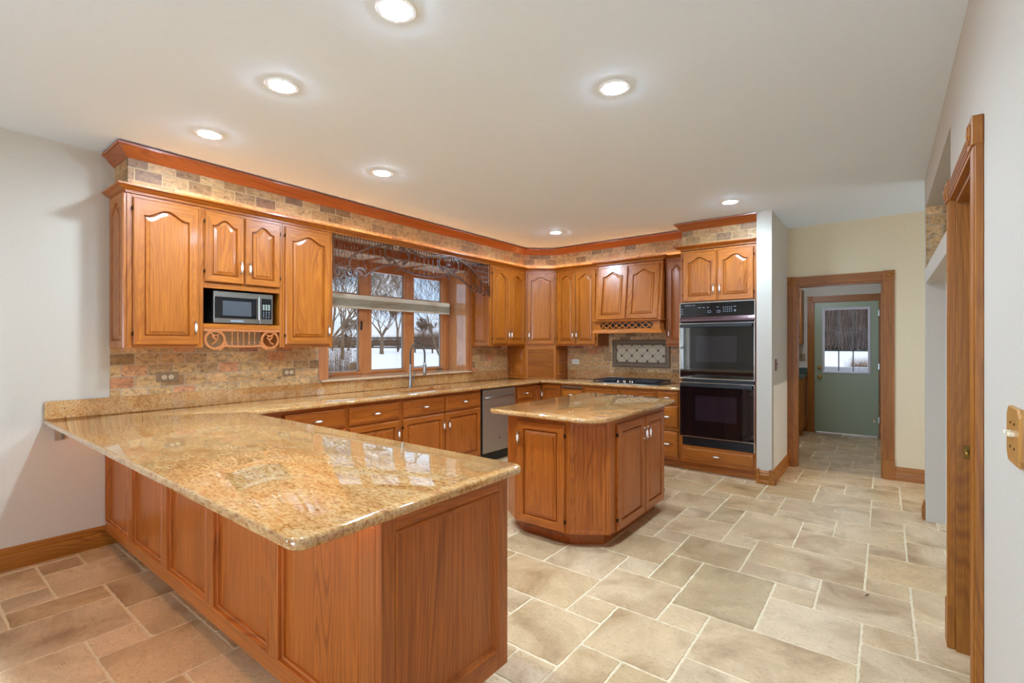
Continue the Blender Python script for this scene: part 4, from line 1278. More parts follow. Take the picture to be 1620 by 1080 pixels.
def slab(poly, z0, z1, hole=None):
    m = MB(); b = m.bm
    prof = [(0.008, z0), (0.001, z0 + 0.005), (0.0, z0 + 0.010), (0.0, z1 - 0.010), (0.002, z1 - 0.005), (0.005, z1 - 0.0015), (0.009, z1)]
    rings = [[(x, y, z) for x, y in inset(poly, d)] for d, z in prof]
    m.loops(rings, cap0=False, cap1=False)
    b.verts.ensure_lookup_table()
    top = [v for v in b.verts if abs(v.co.z - z1) < 1e-6]
    es = [e for e in b.edges if all(abs(v.co.z - z1) < 1e-6 for v in e.verts)]
    if hole:
        hv = [b.verts.new((x, y, z1)) for x, y in hole]; hb = [b.verts.new((x, y, z0)) for x, y in hole]
        n = len(hole)
        for i in range(n):
            b.faces.new((hv[i], hv[(i + 1) % n], hb[(i + 1) % n], hb[i]))
            e = b.edges.get((hv[i], hv[(i + 1) % n])); es.append(e)
        eb = [b.edges.get((hb[i], hb[(i + 1) % n])) for i in range(n)]
    bmesh.ops.triangle_fill(b, use_beauty=True, use_dissolve=False, edges=es)
    e0 = [e for e in b.edges if all(abs(v.co.z - z0) < 1e-6 for v in e.verts)]
    bmesh.ops.triangle_fill(b, use_beauty=True, use_dissolve=False, edges=e0)
    return m


CT0, CT1 = 0.882, 0.914
main = round_poly([(0.004, 0.615, 0), (3.157, 0.615, 0.045), (3.157, 1.585, 0.05), (0.668, 1.585, 0.012), (0.668, 5.36, 0.02), (0.700, 5.392, 0.02), (2.504, 5.392, 0), (2.504, YB - 0.004, 0), (0.004, YB - 0.004, 0)])
sink_hole = round_poly([(0.125, 3.20, 0.05), (0.515, 3.20, 0.05), (0.515, 3.99, 0.05), (0.125, 3.99, 0.05)])
wt = slab(main, CT0, CT1, sink_hole).build('granite_worktop', 'granite', smooth=30)
tag(wt, 'speckled golden granite worktop running along the walls and out over the foreground peninsula', 'worktop')
m = MB(); m.box(0.001, 0.616, CT1, 0.023, 5.458, 1.031, 0, 0.002); m.build('upstand', 'granite', wt, smooth=0)
m = MB(); m.box(0.672, YB - 0.023, CT1, 2.504, YB - 0.001, 1.031, 0, 0.002); m.build('upstand', 'granite', wt, smooth=0)
isl = round_poly([(1.925, 2.775, 0.06), (2.865, 2.775, 0.17), (2.865, 4.34, 0.17), (1.925, 4.34, 0.06)], 10)
tag(slab(isl, CT0, CT1).build('granite_worktop', 'granite', smooth=30), 'speckled golden granite top with rounded corners on the kitchen island', 'worktop')

# bracket under the overhang, against the left wall
bk = MB(); bk.box(0.001, 0.668, 0.770, 0.006, 0.712, 0.881, 0); bk.box(0.006, 0.668, 0.874, 0.20, 0.712, 0.881, 0)
bk.loops([[(0.006, 0.700, 0.775), (0.10, 0.700, 0.874), (0.006, 0.700, 0.874)], [(0.006, 0.712, 0.775), (0.10, 0.712, 0.874), (0.006, 0.712, 0.874)]])
tag(bk.build('bracket', 'nickel', smooth=0), 'small grey metal bracket under the counter overhang at the left wall', 'bracket')

# sink and faucet
sk = empty('sink', (0.32, 3.595, 0.70), 0, 'undermounted stainless steel sink bowl below the kitchen window', 'sink')
hole = [(x - 0.32, y - 3.595) for x, y in sink_hole]
m = MB()
zr = lambda z: z - 0.70
rings = [[(x, y, zr(0.880)) for x, y in inset(hole, -0.02)], [(x, y, zr(0.880)) for x, y in inset(hole, -0.004)], [(x, y, zr(0.876)) for x, y in hole], [(x, y, zr(0.72)) for x, y in inset(hole, 0.008)], [(x, y, zr(0.703)) for x, y in inset(hole, 0.03)]]
m.loops(rings, cap0=False)
m.build('bowl', 'steel', sk, smooth=30)
m = MB(); m.lathe([(0.045, 0.004), (0.045, 0.008), (0.030, 0.009), (0.026, 0.005), (0.001, 0.005)], (0, 0, 0.0), 18); m.build('drain', 'chrome', sk)

fa = empty('faucet', (0.092, 3.590, 0.914), 0, 'tall spring-coil pull-down faucet behind the sink, in front of the window', 'faucet')
m = MB(); m.lathe([(0.028, 0.0), (0.028, 0.006), (0.019, 0.010), (0.019, 0.135), (0.017, 0.140), (0.013, 0.144), (0.0125, 0.255), (0.010, 0.26)], (0, 0, 0), 18); m.build('body', 'nickel', fa)
arc = []
for k in range(25):
    t = pi * k / 24
    arc.append((0.118 - 0.118 * cos(t), 0, 0.375 + 0.128 * sin(t)))
path = [(0, 0, 0.25), (0, 0, 0.30), (0, 0, 0.34)] + arc + [(0.236, 0, 0.33), (0.236, 0, 0.29)]
m = MB(); m.tube(path, 0.0085, 10); hose = m.build('hose', 'black', fa)
coil = []
P = [Vector(p) for p in path]
L_ = [0]
for i in range(1, len(P)): L_.append(L_[-1] + (P[i] - P[i - 1]).length)
turns = 44; N = turns * 8
for q in range(N + 1):
    s = L_[-1] * q / N
    i = max(j for j in range(len(L_)) if L_[j] <= s + 1e-9); i = min(i, len(P) - 2)
    f = (s - L_[i]) / (L_[i + 1] - L_[i]); p = P[i].lerp(P[i + 1], f)
    d = (P[i + 1] - P[i]).normalized(); a = Vector((0, 1, 0)); bb = d.cross(a)
    t = 2 * pi * turns * q / N
    coil.append(p + (a * cos(t) + bb * sin(t)) * 0.0115)
m = MB(); m.tube(coil, 0.0020, 5); m.build('spring', 'nickel', fa)
m = MB(); m.lathe([(0.012, 0.29), (0.014, 0.285), (0.014, 0.235), (0.0185, 0.225), (0.0185, 0.150), (0.016, 0.144), (0.001, 0.144)], (0.236, 0, 0), 16); m.build('spray_head', 'nickel', fa)
m = MB(); m.tube([(0, 0, 0.235), (0.10, 0, 0.235), (0.228, 0, 0.252)], 0.005, 8); m.lathe([(0.017, 0.242), (0.020, 0.246), (0.020, 0.262), (0.017, 0.266)], (0.236, 0, 0), 14); m.build('holder_arm', 'nickel', fa)
m = MB(); m.tube([(0, 0.015, 0.085), (0, 0.052, 0.090), ], 0.012, 10); m.tube([(0, 0.047, 0.092), (0.004, 0.060, 0.150), (0.008, 0.064, 0.19)], [0.006, 0.005, 0.006], 8); m.build('lever', 'nickel', fa)

# ------------------------------------------------------------------ cooktop
ck = empty('cooktop', (1.345, 5.440, 0.914), 0, 'black gas cooktop with steel rim set in the worktop below the wooden hood', 'cooktop')
CW, CD = 0.905, 0.52
m = MB(); m.box(0, 0, 0.0005, CW, CD, 0.008, 0, 0.003); m.build('steel_rim', 'steel', ck, smooth=0)
m = MB(); m.box(0.03, 0.035, 0.008, CW - 0.03, CD - 0.03, 0.011, 0, 0.001); m.build('glass_top', 'black', ck, smooth=0)
for bx, by in ((0.19, 0.15), (0.19, 0.37), (0.72, 0.15), (0.72, 0.37), (0.455, 0.36)):
    m = MB(); m.lathe([(0.058, 0.011), (0.058, 0.018), (0.045, 0.022), (0.034, 0.022), (0.034, 0.030), (0.030, 0.033), (0.001, 0.033)], (bx, by, 0), 18); m.build('burner', 'iron', ck)
for gx0, gx1, gy0 in ((0.045, 0.335, 0.045), (0.345, 0.565, 0.215), (0.575, 0.865, 0.045)):
    m = MB(); y1 = CD - 0.04; zt = 0.046
    def bar(x0, y0, x1, y1_, h=0.012): m.box(x0, y0, zt - h, x1, y1_, zt, 0, 0.002)
    bar(gx0, gy0, gx1, gy0 + 0.012); bar(gx0, y1 - 0.012, gx1, y1); bar(gx0, gy0, gx0 + 0.012, y1); bar(gx1 - 0.012, gy0, gx1, y1)
    cx = (gx0 + gx1) / 2
    bar(cx - 0.006, gy0, cx + 0.006, y1); 
    for yy in ([0.15, 0.26, 0.37] if gy0 < 0.1 else [0.36]): bar(gx0, yy - 0.006, gx1, yy + 0.006)
    for px in (gx0, gx1 - 0.014):
        for py in (gy0, y1 - 0.014): m.box(px, py, 0.011, px + 0.014, py + 0.014, zt)
    m.build('grate', 'iron', ck, smooth=0)
for kx, ky in ((0.36, 0.075), (0.415, 0.12), (0.455, 0.065), (0.50, 0.12), (0.55, 0.075)):
    m = MB(); m.lathe([(0.021, 0.011), (0.021, 0.016), (0.017, 0.019), (0.0155, 0.036), (0.013, 0.039), (0.001, 0.039)], (kx, ky, 0), 14); m.box(kx - 0.003, ky - 0.014, 0.039, kx + 0.003, ky + 0.014, 0.042); m.build('knob', 'chrome', ck)

# mosaic panel over the cooktop
mp = empty('mosaic_panel', (1.380, YB - 0.013, 1.098), 0, 'cream diamond mosaic with dark dots in a stone frame on the wall behind the cooktop', 'tile panel')
PWd, PHt = 0.795, 0.358
m = MB()
def rg(i, y): return [(i, y, i), (PWd - i, y, i), (PWd - i, y, PHt - i), (i, y, PHt - i)]
m.loops([rg(0, 0.0), rg(0, -0.016), rg(0.006, -0.024), rg(0.014, -0.020), rg(0.018, -0.012), rg(0.048, -0.012), rg(0.052, -0.020), rg(0.060, -0.023), rg(0.066, -0.016), rg(0.066, -0.004)], cap1=False)
m.build('stone_frame', 'grey_stone', mp, smooth=25)
ix0, ix1, iz0, iz1 = 0.066, PWd - 0.066, 0.066, PHt - 0.066
P2 = 0.1425
def clip(poly, x0, x1, z0, z1):
    def cut(pl, f, inter):
        out = []
        for i in range(len(pl)):
            a, b_ = pl[i - 1], pl[i]
            if f(b_):
                if not f(a): out.append(inter(a, b_))
                out.append(b_)
            elif f(a): out.append(inter(a, b_))
        return out
    lx = lambda v: (lambda a, b_: (v, a[1] + (b_[1] - a[1]) * (v - a[0]) / (b_[0] - a[0])))
    lz = lambda v: (lambda a, b_: (a[0] + (b_[0] - a[0]) * (v - a[1]) / (b_[1] - a[1]), v))
    for f, it in ((lambda p: p[0] >= x0, lx(x0)), (lambda p: p[0] <= x1, lx(x1)), (lambda p: p[1] >= z0, lz(z0)), (lambda p: p[1] <= z1, lz(z1))):
        if poly: poly = cut(poly, f, it)
    return poly
m = MB()
m.box(ix0, -0.006, iz0, ix1, -0.001, iz1, 1)
m2 = MB()
ox, oz = ix0 + 0.073, iz1
for a in range(-3, 14):
    for c_ in range(-4, 8):
        cx, cz = ox + P2 * a / 2, oz - 0.0715 * c_
        if (a + c_) % 2 == 0:
            poly = clip([(cx - 0.019, cz), (cx, cz - 0.019), (cx + 0.019, cz), (cx, cz + 0.019)], ix0, ix1, iz0, iz1)
            if len(poly) > 2: m2.loops([[(x, -0.006, z) for x, z in poly], [(x, -0.0095, z) for x, z in poly]])
        else:
            h = 0.0685
            poly = clip([(cx - h, cz), (cx, cz - h), (cx + h, cz), (cx, cz + h)], ix0, ix1, iz0, iz1)
            if len(poly) > 2: m.loops([[(x, -0.006, z) for x, z in poly], [(x, -0.0085, z) for x, z in poly]])
m.build('diamond_field', ['cream_tile', 'grey_stone'], mp, smooth=0)
m2.build('dots', 'dark_dot', mp, smooth=0)

# ------------------------------------------------------------------ outlets and switches
def outlet(label, loc, rz, w, h, plate, face, n=1, vert=False):
    e = empty('outlet', loc, rz, label, 'outlet')
    m = MB(); m.box(-w / 2, -0.006, -h / 2, w / 2, 0, h / 2, 0, 0.002); m.build('plate', plate, e, smooth=0)
    for k in range(n):
        cx = 0 if n == 1 else (-0.022 + 0.044 * k)
        m = MB()
        m.lathe([(0.017, -0.006), (0.017, -0.009), (0.001, -0.009)], (cx, 0, 0), 16, 0, 'y')
        for s in (-1, 1): m.box(cx - 0.005, -0.0095, s * 0.006 - 0.0012, cx + 0.005, -0.0088, s * 0.006 + 0.0012, 1)
        m.build('receptacle', [face, 'black'], e, smooth=30)
    return e
outlet('stone-coloured double outlet lying sideways at the left end of the backsplash', (0.0135, 1.292, 1.154), R(90), 0.145, 0.070, 'stone_plate', plain('almond_plastic', srgb(222, 206, 172), 0.4), 2)
outlet('stone-coloured outlet lying sideways on the backsplash left of the window', (0.0135, 2.232, 1.146), R(90), 0.115, 0.070, 'stone_plate', plain('almond_plastic', srgb(222, 206, 172), 0.4), 2)
outlet('white outlet lying sideways on the stone backsplash left of the cooktop', (0.80, YB - 0.0135, 1.150), 0, 0.115, 0.070, 'white', 'white', 2)

def switch(label, loc, rz, w, h, plate, toggles, tm='white', cut=0.0):
    e = empty('light_switch', loc, rz, label, 'light switch')
    m = MB()
    c = cut
    pl = [(-w / 2, -h / 2 + c), (-w / 2 + c, -h / 2), (w / 2 - c, -h / 2), (w / 2, -h / 2 + c), (w / 2, h / 2 - c), (w / 2 - c, h / 2), (-w / 2 + c, h / 2), (-w / 2, h / 2 - c)] if c else [(-w / 2, -h / 2), (w / 2, -h / 2), (w / 2, h / 2), (-w / 2, h / 2)]
    m.loops([[(x, 0, z) for x, z in pl], [(x, -0.006, z) for x, z in pl], [(x * 0.94, -0.010, z * 0.96) for x, z in pl]])
    m.build('plate', plate, e, smooth=0)
    for k in range(toggles):
        cx = (k - (toggles - 1) / 2) * 0.046
        m = MB(); m.box(cx - 0.005, -0.022, 0.000, cx + 0.005, -0.008, 0.010, 0, 0.002); m.build('toggle', tm, e, smooth=0)
        m = MB()
        for zz in (0.030, -0.030): m.lathe([(0.0035, -0.009), (0.0035, -0.0112), (0.001, -0.0115)], (cx, 0, zz), 8, 0, 'y')
        m.build('screws', 'dark_hinge', e)
    return e
switch('knotty pine switch plate with two toggles on the right wall at the picture edge', (WALL_R - 0.0005, 1.692, 1.180), R(-90), 0.150, 0.140, 'switch_wood', 2, plain('ivory_toggle', srgb(232, 226, 200), 0.4), cut=0.02)
switch('small brown wooden switch plate on the wall end beside the mudroom doorway', (3.4245, 5.59, 1.19), R(90), 0.075, 0.118, plain('reddish_wood_plate', srgb(128, 74, 56), 0.3, noise=0.2), 1, 'fret')
switch('tan stone switch plate on the mudroom wall left of the green door', (3.26, YG - 0.0005, 1.185), 0, 0.078, 0.12, 'stone_plate', 1, 'stone_plate')

# ------------------------------------------------------------------ microwave on its shelf
mw = empty('microwave', (0.298, 1.500, 1.5565), R(90), 'stainless steel microwave with black window standing on the open shelf', 'microwave')
MWW, MWH = 0.445, 0.253
m = MB(); m.box(0, 0.012, 0.008, MWW, 0.272, MWH, 0, 0.004)
for px in (0.02, MWW - 0.04):
    for py in (0.02, 0.24): m.box(px, py, 0, px + 0.02, py + 0.02, 0.009)
m.build('case', 'black', mw, smooth=0)
m = MB(); m.box(0.0, -0.010, 0.008, 0.335, 0.012, MWH, 0, 0.003); dr = m.build('door', 'steel', mw, smooth=0)
m = MB(); m.box(0.008, -0.0112, 0.046, 0.312, -0.0095, 0.208); m.build('door_glass', 'black_glass', dr, smooth=0)
m = MB(); m.box(0.062, -0.0120, 0.066, 0.272, -0.0110, 0.180); m.build('window_mesh', plain('grey_window_mesh', srgb(70, 74, 78), 0.25, coat=0.5), dr, smooth=0)
m = MB(); m.box(0.318, -0.040, 0.035, 0.332, -0.028, 0.225, 0, 0.004); m.box(0.320, -0.030, 0.040, 0.330, -0.008, 0.052); m.box(0.320, -0.030, 0.208, 0.330, -0.008, 0.220); m.build('handle', 'nickel', dr, smooth=0)
m = MB(); m.box(0.120, -0.0108, 0.022, 0.215, -0.0098, 0.032); m.build('badge', 'grey_mark', dr, smooth=0)
m = MB(); m.box(0.338, -0.010, 0.008, MWW, 0.012, MWH, 0, 0.003); cpn = m.build('control_panel', 'steel', mw, smooth=0)
m = MB(); m.box(0.352, -0.0112, 0.050, 0.432, -0.0095, 0.215); m.build('keypad', 'black_glass', cpn, smooth=0)
m = MB()
for r_ in range(4):
    for c_ in range(3):
        m.box(0.362 + c_ * 0.022, -0.0118, 0.124 + r_ * 0.012, 0.376 + c_ * 0.022, -0.0110, 0.130 + r_ * 0.012, 0)
m.build('key_legends', 'digit', cpn, smooth=0)
m = MB()
for r_ in range(4):
    for c_ in range(3):
        m.box(0.364 + c_ * 0.022, -0.0118, 0.062 + r_ * 0.014, 0.372 + c_ * 0.022, -0.0110, 0.067 + r_ * 0.014, 0)
m.build('key_rows', 'grey_mark', cpn, smooth=0)

# ------------------------------------------------------------------ fretwork
def scroll_frieze():
    """pierced frieze with two scroll rings and spindles, hung under the microwave shelf"""
    e = empty('fretwork_frieze', (FX - 0.004, 1.424, 1.519), R(90), 'honey wood scroll frieze with five spindles hanging under the microwave shelf', 'fretwork')
    W = 0.565
    m = MB(); m.box(0.0, -0.006, -0.020, W, 0.010, 0.0, 0, 0.002); m.build('top_rail', 'fret_light', e, smooth=0)
    m = MB()
    for s in (0, 1):
        X = (lambda x: x) if s == 0 else (lambda x: W - x)
        cx, cz, r = 0.077, -0.082, 0.066
        m.band([(X(cx + r * cos(t)), cz + r * sin(t)) for t in (2 * pi * k / 32 for k in range(32))], 0.017, -0.006, 0.008, closed=True)
        m.band([(X(x), z) for x, z in smoothpath([(0.012, -0.012), (0.040, -0.022), (0.062, -0.045), (0.088, -0.050), (0.105, -0.040)])], 0.013, -0.006, 0.008, taper=lambda t: 1.1 - 0.6 * t)
        m.band([(X(x), z) for x, z in smoothpath([(0.064, -0.046), (0.066, -0.068), (0.085, -0.078), (0.098, -0.066), (0.090, -0.056)])], 0.012, -0.006, 0.008, taper=lambda t: 1.1 - 0.6 * t)
        m.band([(X(x), z) for x, z in smoothpath([(0.050, -0.118), (0.074, -0.104), (0.084, -0.080)])], 0.010, -0.006, 0.008)
        m.band([(X(x), z) for x, z in smoothpath([(0.140, -0.112), (0.155, -0.098), (0.158, -0.108), (0.148, -0.120)])], 0.010, -0.006, 0.008)
        m.band([(X(x), z) for x, z in smoothpath([(0.098, -0.142), (0.104, -0.160), (0.116, -0.158), (0.116, -0.146)])], 0.010, -0.006, 0.008)
    m.band(smoothpath([(0.085, -0.142), (0.120, -0.146), (0.150, -0.128), (0.190, -0.133), (W / 2, -0.134), (W - 0.190, -0.133), (W - 0.150, -0.128), (W - 0.120, -0.146), (W - 0.085, -0.142)]), 0.015, -0.006, 0.008)
    m.build('scrollwork', 'fret_light', e, smooth=30)
    for k in range(5):
        x = W / 2 + (k - 2) * 0.042
        cached('frieze_spindle', lambda: (lambda q: (q.lathe([(0.003, -0.020), (0.003, -0.026), (0.0065, -0.032), (0.003, -0.040), (0.0035, -0.060), (0.005, -0.092), (0.0025, -0.100), (0.0075, -0.108), (0.0025, -0.116), (0.006, -0.124), (0.003, -0.130)], (0, 0, 0), 8), q)[1])(MB()), 'spindle', 'fret_light', e, (x, 0.001, 0), None, 40)
    return e
scroll_frieze()

def valance():
    Y0, Y1, ZT = 2.478, 4.698, 2.428
    W = Y1 - Y0
    e = empty('fretwork_valance', (FX - 0.006, Y0, 0.0), R(90), 'dark wooden scroll and spindle valance spanning above the kitchen window', 'fretwork')
    D0, D1 = -0.008, 0.010
    m = MB(); m.box(0, D0, ZT + 0.002, W, D1, ZT + 0.0115); m.box(0, D0, 2.0, 0.010, D1, ZT); m.box(W - 0.010, D0, 2.0, W, D1, ZT); m.build('frame', 'fret', e, smooth=0)
    sc = MB()
    def both(pts, w, taper=None, n=8, smooth=True):
        p = smoothpath(pts, n) if smooth else pts
        sc.band(p, w, D0, D1, taper=taper); sc.band([(W - x, z) for x, z in p], w, D0, D1, taper=taper)
    A = [(0.168, 2.105), (0.168, 2.150), (0.186, 2.205), (0.243, 2.258), (0.310, 2.300), (0.402, 2.347), (0.50, 2.382), (0.575, 2.402), (0.64, 2.412)]
    both(A, 0.019)
    Bc = [(0.328, 2.052), (0.402, 2.101), (0.484, 2.152), (0.576, 2.186), (0.68, 2.215), (0.72, 2.240)]
    both(Bc, 0.019)
    # central swags
    both([(0.88, 2.415), (0.94, 2.395), (1.02, 2.371), (W / 2, 2.358)], 0.019)
    both([(0.70, 2.245), (0.775, 2.200), (0.87, 2.168), (0.97, 2.154), (W / 2, 2.150)], 0.019)
    # rings with spokes and crossing scrolls
    rc = (0.735, 2.322)
    both([(rc[0] + 0.158 * cos(t), rc[1] + 0.100 * sin(t)) for t in (R(-60) + 2 * pi * k / 40 * 0.835 for k in range(41))], 0.016, smooth=False)
    both(spiral(0.655, 2.388, 0.040, 1.2, R(150), -1), 0.013, taper=lambda t: 1.1 - 0.5 * t, smooth=False)
    both(spiral(0.810, 2.392, 0.040, 1.2, R(30), 1), 0.013, taper=lambda t: 1.1 - 0.5 * t, smooth=False)
    both([(0.640, 2.285), (0.680, 2.268), (0.725, 2.235), (0.760, 2.195), (0.775, 2.178)], 0.016)
    both([(0.840, 2.285), (0.790, 2.272), (0.745, 2.245), (0.690, 2.222), (0.62, 2.208)], 0.016)
    both(spiral(0.655, 2.262, 0.026, 1.1, R(60), 1), 0.011, taper=lambda t: 1.1 - 0.5 * t, smooth=False)
    both(spiral(0.825, 2.262, 0.026, 1.1, R(120), -1), 0.011, taper=lambda t: 1.1 - 0.5 * t, smooth=False)
    both([(0.735, 2.225), (0.748, 2.200), (0.742, 2.172), (0.725, 2.160)], 0.016)
    # end scrolls
    both(spiral(0.066, 2.068, 0.056, 1.35, R(90), 1), 0.017, taper=lambda t: 1.1 - 0.45 * t, smooth=False)
    both(spiral(0.178, 2.076, 0.050, 1.35, R(100), -1), 0.016, taper=lambda t: 1.1 - 0.45 * t, smooth=False)
    both([(0.290 + 0.060 * cos(t), 2.085 + 0.046 * sin(t)) for t in (2 * pi * k / 30 for k in range(31))], 0.015, smooth=False)
    both([(0.250, 2.105), (0.285, 2.095), (0.320, 2.070)], 0.012)
    both([(0.010, 2.125), (0.050, 2.138), (0.110, 2.125), (0.150, 2.132), (0.186, 2.160)], 0.016)
    both([(0.006, 2.060), (0.014, 2.030), (0.004, 2.002)], 0.014)
    both([(0.110, 2.026), (0.122, 2.010), (0.134, 2.026)], 0.010)
    sc.build('scrollwork', 'fret', e, smooth=30)
    def zA(x):
        P_ = smoothpath(A, 6)
        for i in range(1, len(P_)):
            if P_[i - 1][0] <= x <= P_[i][0] and P_[i][0] > P_[i - 1][0]:
                f = (x - P_[i - 1][0]) / (P_[i][0] - P_[i - 1][0]); return P_[i - 1][1] + f * (P_[i][1] - P_[i - 1][1])
        return 2.13
    def spindle(p0, p1):
        a, b_ = Vector((p0[0], 0.001, p0[1])), Vector((p1[0], 0.001, p1[1]))
        L_ = (b_ - a).length
        L_ = max(0.02, round(L_ / 0.02) * 0.02)
        def f():
            q = MB(); prof = [(0.0028, 0.0), (0.0028, 0.006), (0.0115, 0.014), (0.0115, 0.020), (0.0028, 0.029)]
            z = 0.052
            while z < L_ - 0.028:
                prof += [(0.0026, z - 0.013), (0.0078, z), (0.0026, z + 0.012)]; z += 0.062
            if L_ > 0.06: prof += [(0.0026, L_ - 0.020), (0.0082, L_ - 0.012), (0.0026, L_ - 0.004)]
            prof += [(0.0026, L_)]
            prof2 = [prof[0]]
            for r_, h_ in prof[1:]:
                if h_ > prof2[-1][1]: prof2.append((r_, h_))
            q.lathe(prof2, (0, 0, 0), 6); return q
        o = cached(('vsp', round(L_, 2)), f, 'spindle', 'fret', e, tuple(a), None, 50)
        d = b_ - a
        o.rotation_euler = (0, atan2(d.x, d.z), 0)
        return o
    xs = [0.030 + 0.0335 * k for k in range(17)]
    for x in xs:
        zb = zA(x) if x > 0.172 else 2.138
        if ZT - zb < 0.02: continue
        spindle((x, ZT), (x, zb)); spindle((W - x, ZT), (W - x, zb))
    for k in range(11):
        x = W / 2 + (k - 5) * 0.0375
        zz = 2.358 + 0.05 * (abs(k - 5) / 5) ** 2 * 0.9
        if ZT - zz > 0.012: spindle((x, ZT), (x, zz))
    for k in range(7):
        x = W / 2 + (k - 3) * 0.064
        spindle((x, 2.362 + 0.03 * (abs(k - 3) / 3) ** 2), (x + 0.004 * (k - 3), 2.152 + 0.03 * (abs(k - 3) / 3) ** 2))
    for (a, b_) in (((0.235, 2.25), (0.315, 2.075)), ((0.305, 2.295), (0.375, 2.095)), ((0.375, 2.33), (0.435, 2.135)), ((0.445, 2.36), (0.495, 2.165)), ((0.515, 2.385), (0.555, 2.185))):
        spindle(a, b_); spindle((W - a[0], a[1]), (W - b_[0], b_[1]))
    for ang in (55, 75, 95, 115, 135):
        a = (rc[0] + 0.150 * cos(R(ang)), rc[1] + 0.095 * sin(R(ang))); b_ = (rc[0] + 0.03 * cos(R(ang)), rc[1] - 0.05)
        spindle(a, b_); spindle((W - a[0], a[1]), (W - b_[0], b_[1]))
valance()

# ------------------------------------------------------------------ kitchen window in its deep recess
w1 = empty('window_1', (-0.30, 3.614, WZ0)); structure(w1); tag(w1, 'three-part wooden casement window with transoms above the sink')
def wpart(name, mb, mat, smooth=0):
    return mb.build(name, mat, w1, (0.30, -3.614, -WZ0), None, smooth)
# reveal boards
m = MB(); m.box(-0.30, WY1 - 0.018, WZ0 + 0.016, 0.0, WY1 - 0.0005, WZ1); m.box(-0.30, WY0 + 0.0005, WZ0 + 0.016, 0.0, WY0 + 0.018, WZ1); wpart('reveal', m, 'reveal')
m = MB(); m.box(-0.30, WY0 + 0.018, WZ1 - 0.016, 0.0, WY1 - 0.018, WZ1 - 0.0005); wpart('head_board', m, 'white')  # white colour stands in for sky reflected in the varnished head
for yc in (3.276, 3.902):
    m = MB(); m.box(-0.30, yc - 0.05, WZ1 - 0.0175, -0.002, yc + 0.05, WZ1 - 0.0155); wpart('mullion_reflection', m, 'win_v')  # tan strip imitating the mullion's reflection in the head board
m = MB(); m.box(-0.30, WY0 + 0.001, WZ0, 0.0, WY1 - 0.001, WZ0 + 0.018); m.box(-0.001, WY0 - 0.075, WZ0 - 0.006, 0.052, WY1 + 0.045, WZ0 + 0.018, 0, 0.004); wpart('sill', m, plain('tan_marble_sill', srgb(206, 176, 140), 0.12, coat=0.5, noise=0.12, nscale=12))
# casing on the wall
m = MB()
for y0 in (WY0 - 0.092, WY1):
    m.box(0.0, y0, 1.059, 0.022, y0 + 0.092, 2.438, 0, 0.002)
    for k in (0.25, 0.5, 0.75): m.box(0.021, y0 + 0.092 * k - 0.004, 1.06, 0.026, y0 + 0.092 * k + 0.004, 2.437, 0, 0.001)
wpart('casing', m, 'win_v')
m = MB(); m.box(0.0, WY0, WZ1, 0.022, WY1, 2.438, 0, 0.002)
for k in (0.3, 0.6): m.box(0.021, WY0, WZ1 + 0.086 * k - 0.004, 0.026, WY1, WZ1 + 0.086 * k + 0.004, 0, 0.001)
wpart('casing_head', m, 'crown_y')
XF0, XF1 = -0.355, -0.300
m = MB()
for y0, y1 in ((WY0 + 0.018, 2.705), (3.237, 3.316), (3.862, 3.941), (4.485, WY1 - 0.018)):
    m.box(XF0, y0, WZ0 + 0.018, XF1, y1, WZ1 - 0.016, 0, 0.003)
wpart('mullion', m, 'win_v')
m = MB()
for z0, z1 in ((WZ0 + 0.018, 1.075), (1.845, 1.93), (2.262, WZ1 - 0.016)):
    m.box(XF0, WY0 + 0.018, z0, XF1 - 0.003, WY1 - 0.018, z1, 0, 0.003)
wpart('rail', m, 'win_y')
SL = [(2.705, 3.237), (3.316, 3.862), (3.941, 4.485)]
gl = MB()
for i, (y0, y1) in enumerate(SL):
    for z0, z1, s in ((1.075, 1.845, 0.040), (1.930, 2.262, 0.036)):
        m = MB()
        m.box(XF0 + 0.008, y0, z0, XF1 + 0.004, y0 + s, z1, 0, 0.004); m.box(XF0 + 0.008, y1 - s, z0, XF1 + 0.004, y1, z1, 0, 0.004)
        m.box(XF0 + 0.008, y0 + s, z0, XF1 + 0.004, y1 - s, z0 + s * 0.7, 1, 0.004); m.box(XF0 + 0.008, y0 + s, z1 - s, XF1 + 0.004, y1 - s, z1, 1, 0.004)
        m.box(XF0 + 0.02, y0 + s, z0 + s * 0.7, XF0 + 0.034, y0 + s + 0.012, z1 - s, 2); m.box(XF0 + 0.02, y1 - s - 0.012, z0 + s * 0.7, XF0 + 0.034, y1 - s, z1 - s, 2)
        m.box(XF0 + 0.02, y0 + s, z0 + s * 0.7, XF0 + 0.034, y1 - s, z0 + s * 0.7 + 0.010, 2)
        wpart('sash', m, ['win_v', 'win_y', plain('grey_glazing_bead', srgb(150, 146, 142), 0.4)])
        g_ = MB(); g_.box(XF0 + 0.024, y0 + s, z0 + s * 0.7, XF0 + 0.028, y1 - s, z1 - s); wpart('window_pane', g_, 'glass')
m = MB(); m.box(XF1 + 0.004, 3.208, 1.56, XF1 + 0.018, 3.226, 1.66, 0, 0.003); m.box(XF1 + 0.010, 3.200, 1.56, XF1 + 0.022, 3.212, 1.60, 0, 0.002); wpart('sash_lock', m, 'black')
m = MB()
for yc in (2.80, 4.40):
    m.box(XF1 - 0.002, yc - 0.05, 1.076, XF1 + 0.022, yc + 0.05, 1.088, 0, 0.004); m.tube([(XF1 + 0.015, yc, 1.086), (XF1 + 0.030, yc + 0.02, 1.100), (XF1 + 0.034, yc + 0.06, 1.092)], 0.004, 6)
wpart('crank', m, 'nickel', 30)

